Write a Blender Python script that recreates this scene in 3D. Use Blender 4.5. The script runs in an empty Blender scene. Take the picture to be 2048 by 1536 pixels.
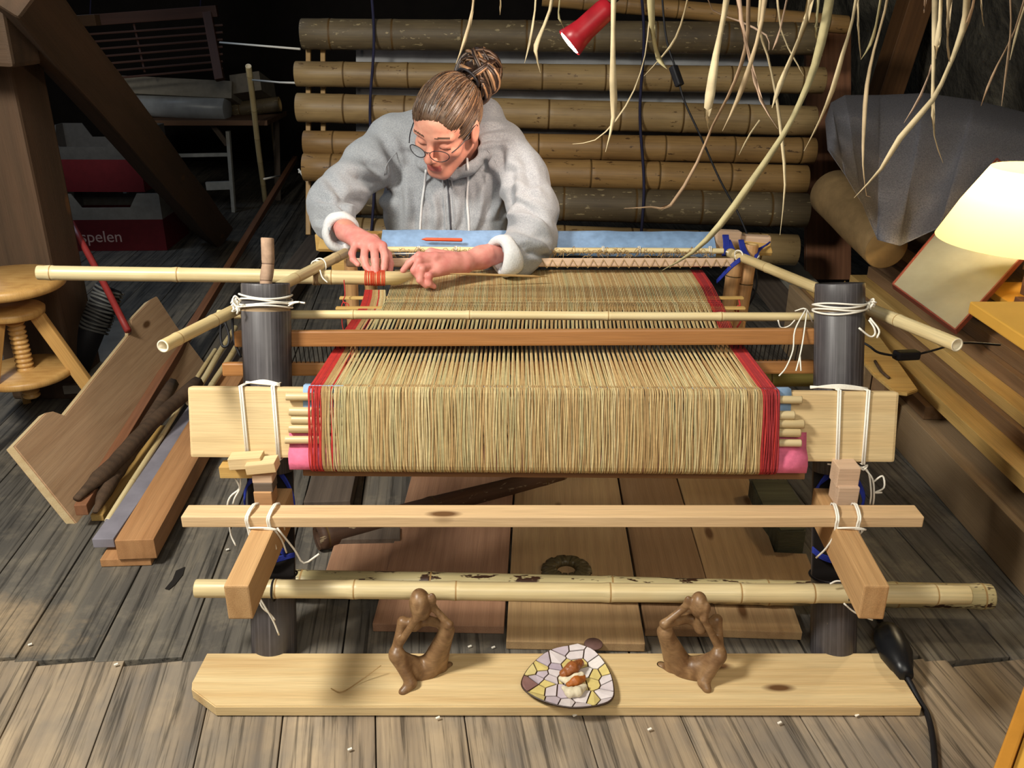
import bpy, bmesh, math, random
import numpy as np
from mathutils import Vector, Matrix, noise as mnoise
from mathutils.bvhtree import BVHTree
R = random.Random(7)
C = bpy.context.scene.collection
# ------------------------------------------------------------------ camera, world, lights
F_PX, W_PX, H_PX = 1800.0, 2048.0, 1536.0
CAM = Vector((0, 0, 1.21)); PITCH = math.radians(23.0)
CP, SP = math.cos(PITCH), math.sin(PITCH)
FW, UP, RT = Vector((0, CP, -SP)), Vector((0, SP, CP)), Vector((1, 0, 0))
cd = bpy.data.cameras.new('camera'); cam = bpy.data.objects.new('camera', cd); C.objects.link(cam)
cam.location = CAM; cam.rotation_euler = (math.radians(90) - PITCH, 0, 0)
cd.sensor_width = 36; cd.lens = 36 * F_PX / W_PX; cd.clip_start = 0.05
bpy.context.scene.camera = cam
sc = bpy.context.scene
vs = sc.view_settings; vs.view_transform = 'Standard'; vs.look = 'None'; vs.gamma = 1; vs.use_curve_mapping = False
vs.exposure = 0.22
wd = bpy.data.worlds.new('world'); sc.world = wd; wd.use_nodes = True
wd.node_tree.nodes['Background'].inputs[0].default_value = (0.55, 0.66, 0.85, 1)
wd.node_tree.nodes['Background'].inputs[1].default_value = 0.10

def area(name, loc, aim, size, power, col, sy=None, spread=math.pi):
    l = bpy.data.lights.new(name, 'AREA'); l.energy = power; l.color = col; l.size = size; l.spread = spread
    if sy: l.shape = 'RECTANGLE'; l.size_y = sy
    o = bpy.data.objects.new(name, l); C.objects.link(o); o.location = loc
    o.rotation_euler = (Vector(aim) - Vector(loc)).to_track_quat('-Z', 'Y').to_euler(); return o
area('work_light', (-1.35, 0.7, 2.15), (0.1, 1.8, 0.35), 0.42, 62, (1.0, 0.965, 0.87))
area('fill_light', (0.3, -0.7, 2.5), (0.1, 1.9, 0.2), 1.7, 42, (1.0, 0.945, 0.80))  # soft fill added above the camera like ceiling bounce, not a lamp of the room
area('window_light', (-2.6, 4.2, 2.1), (-0.7, 2.6, 0.2), 0.9, 9, (0.62, 0.78, 1.0))

# ------------------------------------------------------------------ picture <-> world
def ray(u, v): return FW + RT * ((u - W_PX/2)/F_PX) + UP * ((H_PX/2 - v)/F_PX)
def PD(u, v, d): return CAM + ray(u, v) * d
def PZ(u, v, z):
    r = ray(u, v); return CAM + r * ((z - CAM.z)/r.z)
def PY(u, v, y):
    r = ray(u, v); return CAM + r * (y/r.y)
LEAN = math.radians(15)
PA = Vector((0, math.sin(LEAN), math.cos(LEAN))); PN = Vector((0, -math.cos(LEAN), math.sin(LEAN)))
P0 = Vector((0, 1.466, 0.022))
def PP(u, v, off):
    r = ray(u, v); q = P0 + PN*off
    return CAM + r * ((q - CAM).dot(PN)/r.dot(PN))

# ------------------------------------------------------------------ object helpers
WM = {}
def setp(o, label=None, cat=None, group=None, kind=None):
    if label: o['label'] = label
    if cat: o['category'] = cat
    if group: o['group'] = group
    if kind: o['kind'] = kind
    return o
def put(o, m, parent=None):
    WM[o.name] = m.copy()
    C.objects.link(o)
    if parent is not None:
        o.parent = parent; o.matrix_parent_inverse = WM[parent.name].inverted()
    o.matrix_basis = m
    return o
def empty(name, loc, label, cat, group=None):
    o = bpy.data.objects.new(name, None); o.empty_display_size = 0.05
    put(o, Matrix.Translation(Vector(loc))); return setp(o, label, cat, group)
def frame(A, B, up=(0, 0, 1)):
    X = (Vector(B) - Vector(A)).normalized(); Y = Vector(up).cross(X)
    if Y.length < 1e-4: Y = Vector((0, 1, 0)).cross(X)
    Y.normalize(); Z = X.cross(Y)
    return Matrix(((X.x, Y.x, Z.x, A[0]), (X.y, Y.y, Z.y, A[1]), (X.z, Y.z, Z.z, A[2]), (0, 0, 0, 1)))
def mesh_obj(name, verts, faces, mats, m=Matrix(), parent=None, smooth=False, mi=None):
    me = bpy.data.meshes.new(name); me.from_pydata([tuple(v) for v in verts], [], faces)
    for x in (mats if isinstance(mats, (list, tuple)) else [mats]): me.materials.append(x)
    if smooth: me.polygons.foreach_set('use_smooth', [True]*len(me.polygons))
    if mi is not None: me.polygons.foreach_set('material_index', mi)
    me.update()
    o = bpy.data.objects.new(name, me); return put(o, m, parent)
def bm_obj(name, bm, mats, m=Matrix(), parent=None, smooth=False):
    me = bpy.data.meshes.new(name); bm.to_mesh(me); bm.free()
    for x in (mats if isinstance(mats, (list, tuple)) else [mats]): me.materials.append(x)
    if smooth: me.polygons.foreach_set('use_smooth', [True]*len(me.polygons))
    o = bpy.data.objects.new(name, me); return put(o, m, parent)
def beam(name, A, B, w, h, mat, parent=None, up=(0, 0, 1), bev=0.003, w2=None, h2=None, wob=0.0):
    """plank or beam from A to B (centre line), w across, h along up"""
    A, B = Vector(A), Vector(B); L = (B-A).length; w2 = w2 or w; h2 = h2 or h
    bm = bmesh.new(); n = 1 if wob == 0 else 8; rings = []
    for i in range(n+1):
        t = i/n; ww = (w+(w2-w)*t)/2; hh = (h+(h2-h)*t)/2
        dy = wob*R.uniform(-1, 1); dz = wob*R.uniform(-1, 1)
        rings.append([bm.verts.new((L*t, y*ww+dy, z*hh+dz)) for y, z in ((-1, -1), (1, -1), (1, 1), (-1, 1))])
    for a, b in zip(rings, rings[1:]):
        for k in range(4): bm.faces.new((a[k], b[k], b[(k+1) % 4], a[(k+1) % 4]))
    bm.faces.new(rings[0]); bm.faces.new(rings[-1][::-1])
    bmesh.ops.recalc_face_normals(bm, faces=bm.faces)
    if bev > 0:
        ed = [e for e in bm.edges if e.calc_face_angle(0) > 0.8]
        bmesh.ops.bevel(bm, geom=ed, offset=min(bev, min(w, h, w2, h2)*0.3), segments=2, affect='EDGES', profile=0.6)
    return bm_obj(name, bm, mat, frame(A, B, up), parent)
def prism(name, pts, z0, z1, mat, m=Matrix(), parent=None, bev=0.0, mat_side=None):
    """polygon pts (x,y) extruded z0..z1 in local frame m"""
    bm = bmesh.new(); a = [bm.verts.new((x, y, z0)) for x, y in pts]; b = [bm.verts.new((x, y, z1)) for x, y in pts]
    n = len(pts); f = bm.faces.new(b); bm.faces.new(a[::-1])
    for i in range(n):
        s = bm.faces.new((a[i], a[(i+1) % n], b[(i+1) % n], b[i]))
        if mat_side: s.material_index = 1
    bmesh.ops.recalc_face_normals(bm, faces=bm.faces)
    if bev > 0:
        ed = [e for e in bm.edges if abs(e.verts[0].co.z-e.verts[1].co.z) < 1e-6]
        bmesh.ops.bevel(bm, geom=ed, offset=bev, segments=2, affect='EDGES')
    return bm_obj(name, bm, [mat, mat_side] if mat_side else mat, m, parent)
def smooth_path(pts, n=6):
    P = [Vector(p) for p in pts]
    if len(P) < 3: return P
    out = []
    Q = [P[0]*2-P[1]] + P + [P[-1]*2-P[-2]]
    for i in range(1, len(Q)-2):
        a, b, c, d = Q[i-1:i+3]
        for k in range(n):
            t = k/n
            out.append(0.5*((2*b)+(c-a)*t+(2*a-5*b+4*c-d)*t*t+(3*b-a-3*c+d)*t**3))
    out.append(P[-1]); return out
def tube_data(P, r, sides=6, closed=False, V=None, Fc=None, flat=1.0):
    V = [] if V is None else V; Fc = [] if Fc is None else Fc
    base = len(V); n = len(P); N = None; rr = r if callable(r) else (lambda t: r)
    for i, p in enumerate(P):
        if closed: T = P[(i+1) % n]-P[i-1]
        else: T = P[min(i+1, n-1)]-P[max(i-1, 0)]
        if T.length < 1e-9: T = Vector((0, 0, 1))
        T.normalize()
        if N is None:
            N = T.orthogonal().normalized()
        else:
            N = (N - T*N.dot(T)); N = N.normalized() if N.length > 1e-6 else T.orthogonal().normalized()
        Bn = T.cross(N); q = rr(i/max(1, n-1))
        for k in range(sides):
            a = 2*math.pi*k/sides; V.append(p+N*(q*math.cos(a))+Bn*(q*flat*math.sin(a)))
    m = n if closed else n-1
    for i in range(m):
        for k in range(sides):
            a = base+i*sides+k; b = base+i*sides+(k+1) % sides
            c = base+((i+1) % n)*sides+(k+1) % sides; d = base+((i+1) % n)*sides+k
            Fc.append((a, b, c, d))
    if not closed:
        Fc.append(tuple(base+k for k in range(sides))[::-1]); Fc.append(tuple(base+(n-1)*sides+k for k in range(sides)))
    return V, Fc
def tube(name, pts, r, mat, parent=None, sides=8, sm=5, closed=False):
    P = smooth_path(pts, sm) if sm > 1 else [Vector(p) for p in pts]
    o0 = P[0].copy(); V, Fc = tube_data([p-o0 for p in P], r, sides, closed)
    return mesh_obj(name, V, Fc, mat, Matrix.Translation(o0), parent, smooth=True)
def multi_tube(name, paths, r, mat, parent=None, sides=6, sm=4):
    V, Fc = [], []; o0 = Vector(paths[0][0])
    for p in paths:
        q = smooth_path(p, sm) if sm > 1 else [Vector(x) for x in p]
        tube_data([x-o0 for x in q], r, sides, False, V, Fc)
    return mesh_obj(name, V, Fc, mat, Matrix.Translation(o0), parent, smooth=True)
def lathe(name, prof, mat, m=Matrix(), parent=None, seg=24, mids=None, smooth=True):
    """prof: (x along axis, radius) about local X"""
    V, Fc, mi = [], [], []
    for x, r in prof:
        for k in range(seg):
            a = 2*math.pi*k/seg; V.append((x, r*math.cos(a), r*math.sin(a)))
    for i in range(len(prof)-1):
        for k in range(seg):
            Fc.append((i*seg+k, (i+1)*seg+k, (i+1)*seg+(k+1) % seg, i*seg+(k+1) % seg)); mi.append(mids[i] if mids else 0)
    if prof[0][1] > 1e-5: Fc.append(tuple(range(seg))); mi.append(mids[0] if mids else 0)
    if prof[-1][1] > 1e-5: Fc.append(tuple((len(prof)-1)*seg+k for k in range(seg))[::-1]); mi.append(mids[-1] if mids else 0)
    Fc = [f[::-1] for f in Fc]
    return mesh_obj(name, V, Fc, mat, m, parent, smooth, mi)
def bamboo(name, A, B, r0, mats, parent=None, r1=None, nodes=None, gap=0.25, hollow=True, seg=20, swell=1.06, bend=0.0, start=0.12):
    """mats: culm, node line, cut end/inside"""
    A, B = Vector(A), Vector(B); L = (B-A).length; r1 = r1 or r0
    if nodes is None:
        nodes = []; x = L*start + R.uniform(0, gap*0.4)
        while x < L-0.02: nodes.append(x); x += gap*R.uniform(0.88, 1.12)
    rad = lambda x: r0+(r1-r0)*x/L
    pr, mi = [], []
    ri = 0.72
    def add(x, r, m): pr.append((x, r)); mi.append(m)
    if hollow: add(min(0.12, L*0.3), 0.0005, 2); add(min(0.12, L*0.3), rad(0)*ri, 2); add(0.0, rad(0)*ri, 2); add(0, rad(0)*0.97, 0)
    else: add(0, 0.0005, 2); add(0, rad(0)*0.96, 0)
    add(0.002, rad(0), 0)
    for nx in nodes:
        g = rad(nx); w = g*0.16+0.0012
        add(nx-w*4, g, 0); add(nx-w, g*swell, 0); add(nx-w*0.35, g*(swell+0.005), 1); add(nx, g*(swell-0.035), 1); add(nx+w*0.35, g*(swell-0.005), 0); add(nx+w*2.2, g, 0)
    if hollow:
        add(L-0.002, rad(L), 0); add(L, rad(L)*0.97, 2); add(L, rad(L)*ri, 2); add(L-min(0.12, L*0.3), rad(L)*ri, 2); add(L-min(0.12, L*0.3), 0.0005, 2)
    else: add(L-0.002, rad(L), 0); add(L, rad(L)*0.96, 2); add(L, 0.0005, 2)
    # long plain stretches get extra rings so the culm can curve
    P2, M2 = [], []
    for i in range(len(pr)):
        P2.append(pr[i]); M2.append(mi[i])
        if i+1 < len(pr):
            dx = pr[i+1][0]-pr[i][0]
            if dx > 0.12:
                k = int(dx/0.07)
                for j in range(1, k): t = j/k; P2.append((pr[i][0]+dx*t, pr[i][1]+(pr[i+1][1]-pr[i][1])*t)); M2.append(mi[i])
    o = lathe(name, P2, mats, frame(A, B), parent, seg, M2)
    ph = R.uniform(0, 6)
    for v in o.data.vertices:
        t = v.co.x/L; v.co.z += bend*math.sin(math.pi*t)*L; v.co.y += 0.0015*math.sin(t*9+ph)
    return o
# ------------------------------------------------------------------ materials
def lin(h):
    h = h.lstrip('#'); c = [int(h[i:i+2], 16)/255 for i in (0, 2, 4)]
    return tuple((x/12.92 if x <= 0.04045 else ((x+0.055)/1.055)**2.4) for x in c) + (1,)
class NT:
    def __init__(s, name, rough=0.6, spec=0.35):
        s.m = bpy.data.materials.new(name); s.m.use_nodes = True; s.t = s.m.node_tree
        s.b = s.t.nodes['Principled BSDF']; s.b.inputs['Roughness'].default_value = rough
        s.b.inputs['Specular IOR Level'].default_value = spec
    def n(s, t, **k):
        x = s.t.nodes.new(t)
        for a, b in k.items():
            if a in x.inputs.keys(): x.inputs[a].default_value = b
            else: setattr(x, a, b)
        return x
    def l(s, a, b): s.t.links.new(a, b)
    def coord(s, scale, world=False, rnd=True):
        mp = s.n('ShaderNodeMapping'); mp.inputs['Scale'].default_value = scale
        if world: g = s.n('ShaderNodeNewGeometry'); s.l(g.outputs['Position'], mp.inputs[0])
        else:
            tc = s.n('ShaderNodeTexCoord'); s.l(tc.outputs['Object'], mp.inputs[0])
            if rnd:
                oi = s.n('ShaderNodeObjectInfo'); mu = s.n('ShaderNodeMath', operation='MULTIPLY'); mu.inputs[1].default_value = 37.0
                s.l(oi.outputs['Random'], mu.inputs[0]); cb = s.n('ShaderNodeCombineXYZ')
                for i in range(3): s.l(mu.outputs[0], cb.inputs[i])
                s.l(cb.outputs[0], mp.inputs['Location'])
        return mp.outputs[0]
    def noise(s, vec, scale=5, detail=4, rough=0.55, dist=0.0):
        x = s.n('ShaderNodeTexNoise'); x.inputs['Scale'].default_value = scale; x.inputs['Detail'].default_value = detail
        x.inputs['Roughness'].default_value = rough; x.inputs['Distortion'].default_value = dist; s.l(vec, x.inputs['Vector']); return x.outputs['Fac']
    def ramp(s, fac, stops):
        x = s.n('ShaderNodeValToRGB'); e = x.color_ramp.elements
        while len(e) < len(stops): e.new(0.5)
        for i, (p, c) in enumerate(stops): e[i].position = p; e[i].color = c if len(c) == 4 else (*c, 1)
        s.l(fac, x.inputs[0]); return x.outputs[0]
    def mix(s, fac, a, b, mode='MIX'):
        x = s.n('ShaderNodeMix', data_type='RGBA', blend_type=mode)
        for sock, v in ((x.inputs[0], fac), (x.inputs[6], a), (x.inputs[7], b)):
            if isinstance(v, (int, float)): sock.default_value = v
            elif isinstance(v, tuple): sock.default_value = v
            else: s.l(v, sock)
        return x.outputs[2]
    def col(s, c):
        if isinstance(c, tuple): s.b.inputs['Base Color'].default_value = c
        else: s.l(c, s.b.inputs['Base Color'])
        return s
    def bump(s, h, strength=0.3, dist=0.002):
        x = s.n('ShaderNodeBump'); x.inputs['Strength'].default_value = strength; x.inputs['Distance'].default_value = dist
        s.l(h, x.inputs['Height']); s.l(x.outputs[0], s.b.inputs['Normal']); return s
    def objvar(s, c, amt=0.25):
        oi = s.n('ShaderNodeObjectInfo'); mr = s.n('ShaderNodeMapRange'); mr.inputs[3].default_value = 1-amt; mr.inputs[4].default_value = 1+amt
        s.l(oi.outputs['Random'], mr.inputs[0]); h = s.n('ShaderNodeHueSaturation'); h.inputs['Saturation'].default_value = 0.97; s.l(mr.outputs[0], h.inputs['Value']); s.l(c, h.inputs['Color']); return h.outputs[0]
WC = {}
def wood(key, light, mid, dark, rough=0.55, grain=1.0, knots=True, bumps=0.25, var=0.06, streak=0.10):
    if key in WC: return WC[key]
    t = NT(key, rough)
    L_, M_, D_ = lin(light), lin(mid), lin(dark); dk = tuple(M_[i]*.45+D_[i]*.55 for i in range(3)); lt_ = tuple(M_[i]*.35+L_[i]*.65 for i in range(3)); M_ = M_[:3]
    a = t.noise(t.coord((0.55*grain, 7*grain, 7*grain)), 2.6, 5, 0.5, 0.6)
    wv = t.n('ShaderNodeTexWave', wave_type='BANDS', bands_direction='Y'); wv.inputs['Scale'].default_value = 5; wv.inputs['Distortion'].default_value = 7; wv.inputs['Detail'].default_value = 2; wv.inputs['Detail Scale'].default_value = 0.7
    t.l(t.coord((0.16*grain, 2.6*grain, 2.6*grain)), wv.inputs[0])
    c1 = t.ramp(a, [(0.3, dk), (0.48, M_), (0.7, lt_)])
    c2 = t.ramp(wv.outputs['Fac'], [(0.0, dk), (0.35, M_), (1.0, lt_)])
    c = t.mix(0.25, c1, c2)
    f = t.noise(t.coord((3, 160, 160)), 3, 3, 0.6)
    fr = t.ramp(f, [(0.3, (1-streak*2,)*3), (0.6, (1, 1, 1))]); c = t.mix(1.0, c, fr, 'MULTIPLY')
    if knots:
        vo = t.n('ShaderNodeTexVoronoi'); vo.inputs['Scale'].default_value = 1.0; t.l(t.coord((3.2, 9, 6)), vo.inputs['Vector'])
        k = t.ramp(vo.outputs['Distance'], [(0.065, (1, 1, 1)), (0.12, (0, 0, 0))])
        c = t.mix(k, c, lin('#6b4a2c'))
    c = t.objvar(c, var); t.col(c); t.bump(f, bumps, 0.0012); WC[key] = t.m; return t.m
def plain(key, c, rough=0.6, nz=0.12, sc_=30, spec=0.35, bump=0.0, world=False):
    if key in WC: return WC[key]
    t = NT(key, rough, spec); a = t.noise(t.coord((1, 1, 1), world), sc_, 4)
    cc = lin(c); t.col(t.ramp(a, [(0.3, tuple(x*(1-nz) for x in cc[:3])), (0.7, tuple(min(1, x*(1+nz)) for x in cc[:3]))]))
    if bump: t.bump(a, bump, 0.002)
    WC[key] = t.m; return t.m
def culm(key, light, dark, spots=None, rough=0.38, streak=0.25):
    if key in WC: return WC[key]
    t = NT(key, rough, 0.45); a = t.noise(t.coord((1.1, 3.2, 3.2)), 2.2, 4, 0.6, 0.3); f = t.noise(t.coord((1.2, 60, 60)), 3, 3)
    c = t.ramp(a, [(0.28, lin(dark)), (0.62, lin(light))])
    c = t.mix(1.0, c, t.ramp(f, [(0.25, (1-streak,)*3), (0.6, (1, 1, 1))]), 'MULTIPLY')
    if spots:
        s2 = t.noise(t.coord((9, 26, 26)), 2.0, 3, 0.7); c = t.mix(t.ramp(s2, [(spots[1], (0, 0, 0)), (spots[1]+0.04, (1, 1, 1))]), c, lin(spots[0]))
    t.col(t.objvar(c, 0.08)); t.bump(f, 0.12, 0.001); WC[key] = t.m; return t.m
M_pine = wood('pale_pine', '#e9d2a4', '#dcc090', '#c29c66')
M_pine2 = wood('warm_pine', '#d9b07c', '#c99b66', '#a87748')
M_pine3 = wood('tan_pine', '#c89a6a', '#b88a5c', '#8f6540')
M_orange = wood('orange_wood', '#c69462', '#b58253', '#8a6038', knots=False)
M_red = wood('reddish_wood', '#9c6a48', '#85573b', '#60402b', knots=False)
M_reed = wood('reed_wood', '#be8448', '#a87038', '#85542a', rough=0.4, knots=False)
M_pinkw = wood('pinkish_wood', '#dcbc9e', '#cfae90', '#b8967a', knots=False)
M_brownw = wood('brown_wood', '#7d5a3c', '#664731', '#452e1f', rough=0.7)
M_greyw = wood('grey_brown_wood', '#77685a', '#5f5247', '#3f362f', rough=0.8)
M_timber = wood('old_timber', '#664a35', '#54402e', '#3c2d20', rough=0.75, grain=0.6, bumps=0.6)
M_bark = wood('bark_branch', '#6e533c', '#54402f', '#33261c', rough=0.85, bumps=1.0)
M_stool = wood('stool_wood', '#dbae68', '#cc9c56', '#a9773c', rough=0.35, knots=False, streak=0.08)
M_stackw = wood('stack_wood', '#a5835f', '#8b6b4a', '#664a32', rough=0.7)
M_yellowply = plain('yellow_ply', '#e0a948', 0.5, 0.06, 8)
M_batten = wood('pale_batten', '#e2bd74', '#cfa65c', '#a57c3e', knots=False)
M_cream = culm('cream_bamboo', '#e6d2a0', '#d2b67c'); M_creamn = plain('cream_node', '#a98756', 0.5); M_creamc = plain('cream_cut', '#e9dcc0', 0.7)
M_tanb = culm('tan_bamboo', '#c99a66', '#ab7d4c'); M_grn = culm('green_bamboo', '#8a7c3c', '#5e5526')
M_scr = culm('screen_bamboo', '#a58a5c', '#7d633f', ('#5d4428', 0.64), 0.5); M_scrn = plain('screen_node', '#57401f', 0.6); M_scrc = plain('screen_cut', '#c8a66e', 0.7)
M_scrd = culm('screen_bamboo_dark', '#6e5f45', '#463a2a', ('#9a8a66', 0.62), 0.6); M_scry = culm('screen_bamboo_orange', '#a17d49', '#7c5c34', ('#523920', 0.64), 0.5)
M_spot = culm('spotted_bamboo', '#cdbd8c', '#b5a473', ('#3c2416', 0.56), 0.45)
M_oldb = culm('old_dark_bamboo', '#5a3c26', '#3a2517', ('#8a7658', 0.6), 0.7)
M_cord = plain('white_cord', '#efe9dc', 0.8, 0.05, 300); M_blackc = plain('black_cord', '#17161a', 0.6); M_bluec = plain('blue_cord', '#22318f', 0.7); M_redc = plain('red_thread', '#b5332f', 0.8); M_navy = plain('navy_cord', '#20203a', 0.8)
BCREAM = [M_cream, M_creamn, M_creamc]; BSCR = [M_scr, M_scrn, M_scrc]; BSPOT = [M_spot, M_creamn, M_creamc]
def dark_culm():
    t = NT('dark_post', 0.42, 0.5); f = t.noise(t.coord((0.9, 75, 75)), 3, 4, 0.6); a = t.noise(t.coord((3, 5, 5)), 2.5, 4, 0.6)
    c = t.ramp(f, [(0.3, lin('#2b2728')), (0.55, lin('#454042')), (0.75, lin('#767173'))])
    c = t.mix(t.ramp(a, [(0.35, (0, 0, 0)), (0.8, (0.75,)*3)]), c, lin('#5e5b5c'))
    sp = t.noise(t.coord((14, 40, 40)), 2, 2); c = t.mix(t.ramp(sp, [(0.74, (0, 0, 0)), (0.78, (0.6,)*3)]), c, lin('#a89878'))
    t.col(c); t.bump(f, 0.25, 0.0012); return t.m
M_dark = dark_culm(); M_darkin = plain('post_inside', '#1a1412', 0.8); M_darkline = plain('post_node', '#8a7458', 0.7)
# ------------------------------------------------------------------ room shell
def floor_mat(key, upper):
    t = NT(key, 0.72, 0.3)
    f = t.noise(t.coord((1.2, 42, 42)), 2.2, 5, 0.65, 0.4); b = t.noise(t.coord((0.6, 7, 7)), 2.0, 5, 0.6, 0.8)
    wpos = t.coord((1, 1, 1), True); st = t.noise(wpos, 2.6, 5, 0.65); st2 = t.noise(wpos, 11, 4, 0.7)
    if upper:
        c = t.ramp(b, [(0.3, lin('#4e4a45')), (0.55, lin('#686259')), (0.75, lin('#817767'))])
        c = t.mix(t.ramp(st2, [(0.5, (0, 0, 0)), (0.72, (0.55,)*3)]), c, lin('#8d8270'))
        # worn bare patch near the step
        mp = t.n('ShaderNodeMapping'); mp.inputs['Location'].default_value = (1.45*1.9, -1.52*5.5, 0); mp.inputs['Scale'].default_value = (1.9, 5.5, 1)
        g = t.n('ShaderNodeNewGeometry'); t.l(g.outputs['Position'], mp.inputs[0]); ln = t.n('ShaderNodeVectorMath', operation='LENGTH'); t.l(mp.outputs[0], ln.inputs[0])
        ad = t.n('ShaderNodeMath', operation='ADD'); t.l(ln.outputs['Value'], ad.inputs[0]); t.l(st2, ad.inputs[1])
        c = t.mix(t.ramp(ad.outputs[0], [(0.0, (0.9,)*3), (1.15/2, (0.9,)*3), (1.9/2, (0, 0, 0))]) if False else t.ramp(t_div(t, ad.outputs[0]), [(0.55, (0.85,)*3), (0.78, (0, 0, 0))]), c, lin('#b39a78'))
    else:
        c = t.ramp(b, [(0.28, lin('#6a5d50')), (0.45, lin('#9b8870')), (0.62, lin('#b7a183')), (0.8, lin('#8a7d6e'))])
        c = t.mix(t.ramp(st, [(0.42, (0, 0, 0)), (0.62, (0.6,)*3)]), c, lin('#6f6c68'))
    c = t.mix(1.0, c, t.ramp(f, [(0.36, (0.36,)*3), (0.5, (1, 1, 1))]), 'MULTIPLY')
    t.col(t.objvar(c, 0.12)); t.bump(f, 0.5, 0.003); return t.m
def t_div(t, s):
    d = t.n('ShaderNodeMath', operation='MULTIPLY'); d.inputs[1].default_value = 0.5; t.l(s, d.inputs[0]); return d.outputs[0]
M_floU = floor_mat('painted_floor', True); M_floL = floor_mat('bare_floor', False)
M_gap = plain('gap_dark', '#1c1815', 0.9)
fl = beam('floor', (-5, 3.7, -0.06), (5, 3.7, -0.06), 9.4, 0.06, M_gap, bev=0); setp(fl, kind='structure')
def lay(x0, x1, wid, ya, yb, ang, mat, zt):
    ta = math.tan(math.radians(ang)); x = x0
    while x < x1:
        w = wid*R.uniform(0.8, 1.25); xm = x+w/2
        pts = lambda y: xm+ta*(y-YS)
        dz = R.uniform(-0.0015, 0.0015)
        beam('plank', (pts(ya), ya, zt-0.0125+dz), (pts(yb), yb, zt-0.0125+dz), w-0.004, 0.025, mat, fl, bev=0.002); x += w
YS = 1.44
lay(-3.6, 3.2, 0.19, YS+0.002, 7.6, -5, M_floU, 0.0)
lay(-1.6, 1.6, 0.18, -0.4, YS-0.003, -8.6, M_floL, -0.002)
M_dkwall = plain('dark_boards', '#1b1614', 0.9, 0.3, 6)
M_plaster = None
def plaster():
    t = NT('rubble_wall', 0.9, 0.2); a = t.noise(t.coord((1, 1, 1), True), 3.5, 6, 0.65); b = t.noise(t.coord((1, 1, 1), True), 14, 4)
    c = t.ramp(a, [(0.3, lin('#2e2b26')), (0.5, lin('#4a453c')), (0.62, lin('#6b6455')), (0.7, lin('#8b8474'))]); t.col(c); t.bump(b, 0.8, 0.03); return t.m
M_plaster = plaster()
wb = beam('wall_back', (-5, 7.6, 1.8), (5, 7.6, 1.8), 0.1, 3.8, M_dkwall, bev=0); setp(wb, kind='structure')
wl = beam('wall_left', (-4.2, -1, 1.2), (-4.2, 7.6, 1.2), 0.1, 2.6, M_dkwall, bev=0); setp(wl, kind='structure')
# right wall: rough masonry, tilted slightly
def rough_wall():
    V, Fc = [], []; nx, nz = 60, 34
    for j in range(nz+1):
        for i in range(nx+1):
            y = -1+8.6*i/nx; z = -0.05+2.6*j/nz
            d = 0.10*mnoise.fractal(Vector((y*2.2, z*2.2, 3)), 1.0, 2.0, 5)
            V.append((2.25-0.18*z+d, y, z))
    for j in range(nz):
        for i in range(nx):
            a = j*(nx+1)+i; Fc.append((a, a+nx+1, a+nx+2, a+1))
    n0 = len(V)
    return mesh_obj('wall_right', V, Fc, M_plaster, smooth=True)
setp(rough_wall(), kind='structure')
ce = beam('ceiling', (-5, 3.3, 2.9), (5, 3.3, 2.9), 9.4, 0.08, M_dkwall, bev=0); setp(ce, kind='structure')
# ------------------------------------------------------------------ front board on the floor
def fboard():
    a = PZ(412, 1310, 0.024); b = PZ(1780, 1310, 0.024); c = PZ(1843, 1413, 0.024); d0 = PZ(430, 1413, 0.024); d1 = PZ(383, 1378, 0.024); d2 = PZ(384, 1364, 0.024)
    yb = 1.432
    m = frame((a.x, d0.y, 0.0), (a.x+1, d0.y, 0.0))
    pts = [(p.x-a.x, p.y-d0.y) for p in (d0, c)] + [(b.x-a.x, yb-d0.y), (a.x-a.x, yb-d0.y), (d2.x-a.x, d2.y-d0.y), (d1.x-a.x, d1.y-d0.y)]
    o = prism('front_board', pts, 0.001, 0.024, wood('front_pine', '#ecd3a0', '#dfc08a', '#c59a62', rough=0.45), m, bev=0.002)
    setp(o, 'long pale pine board with one clipped corner lying along the front on the floor', 'board')
fboard()
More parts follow.
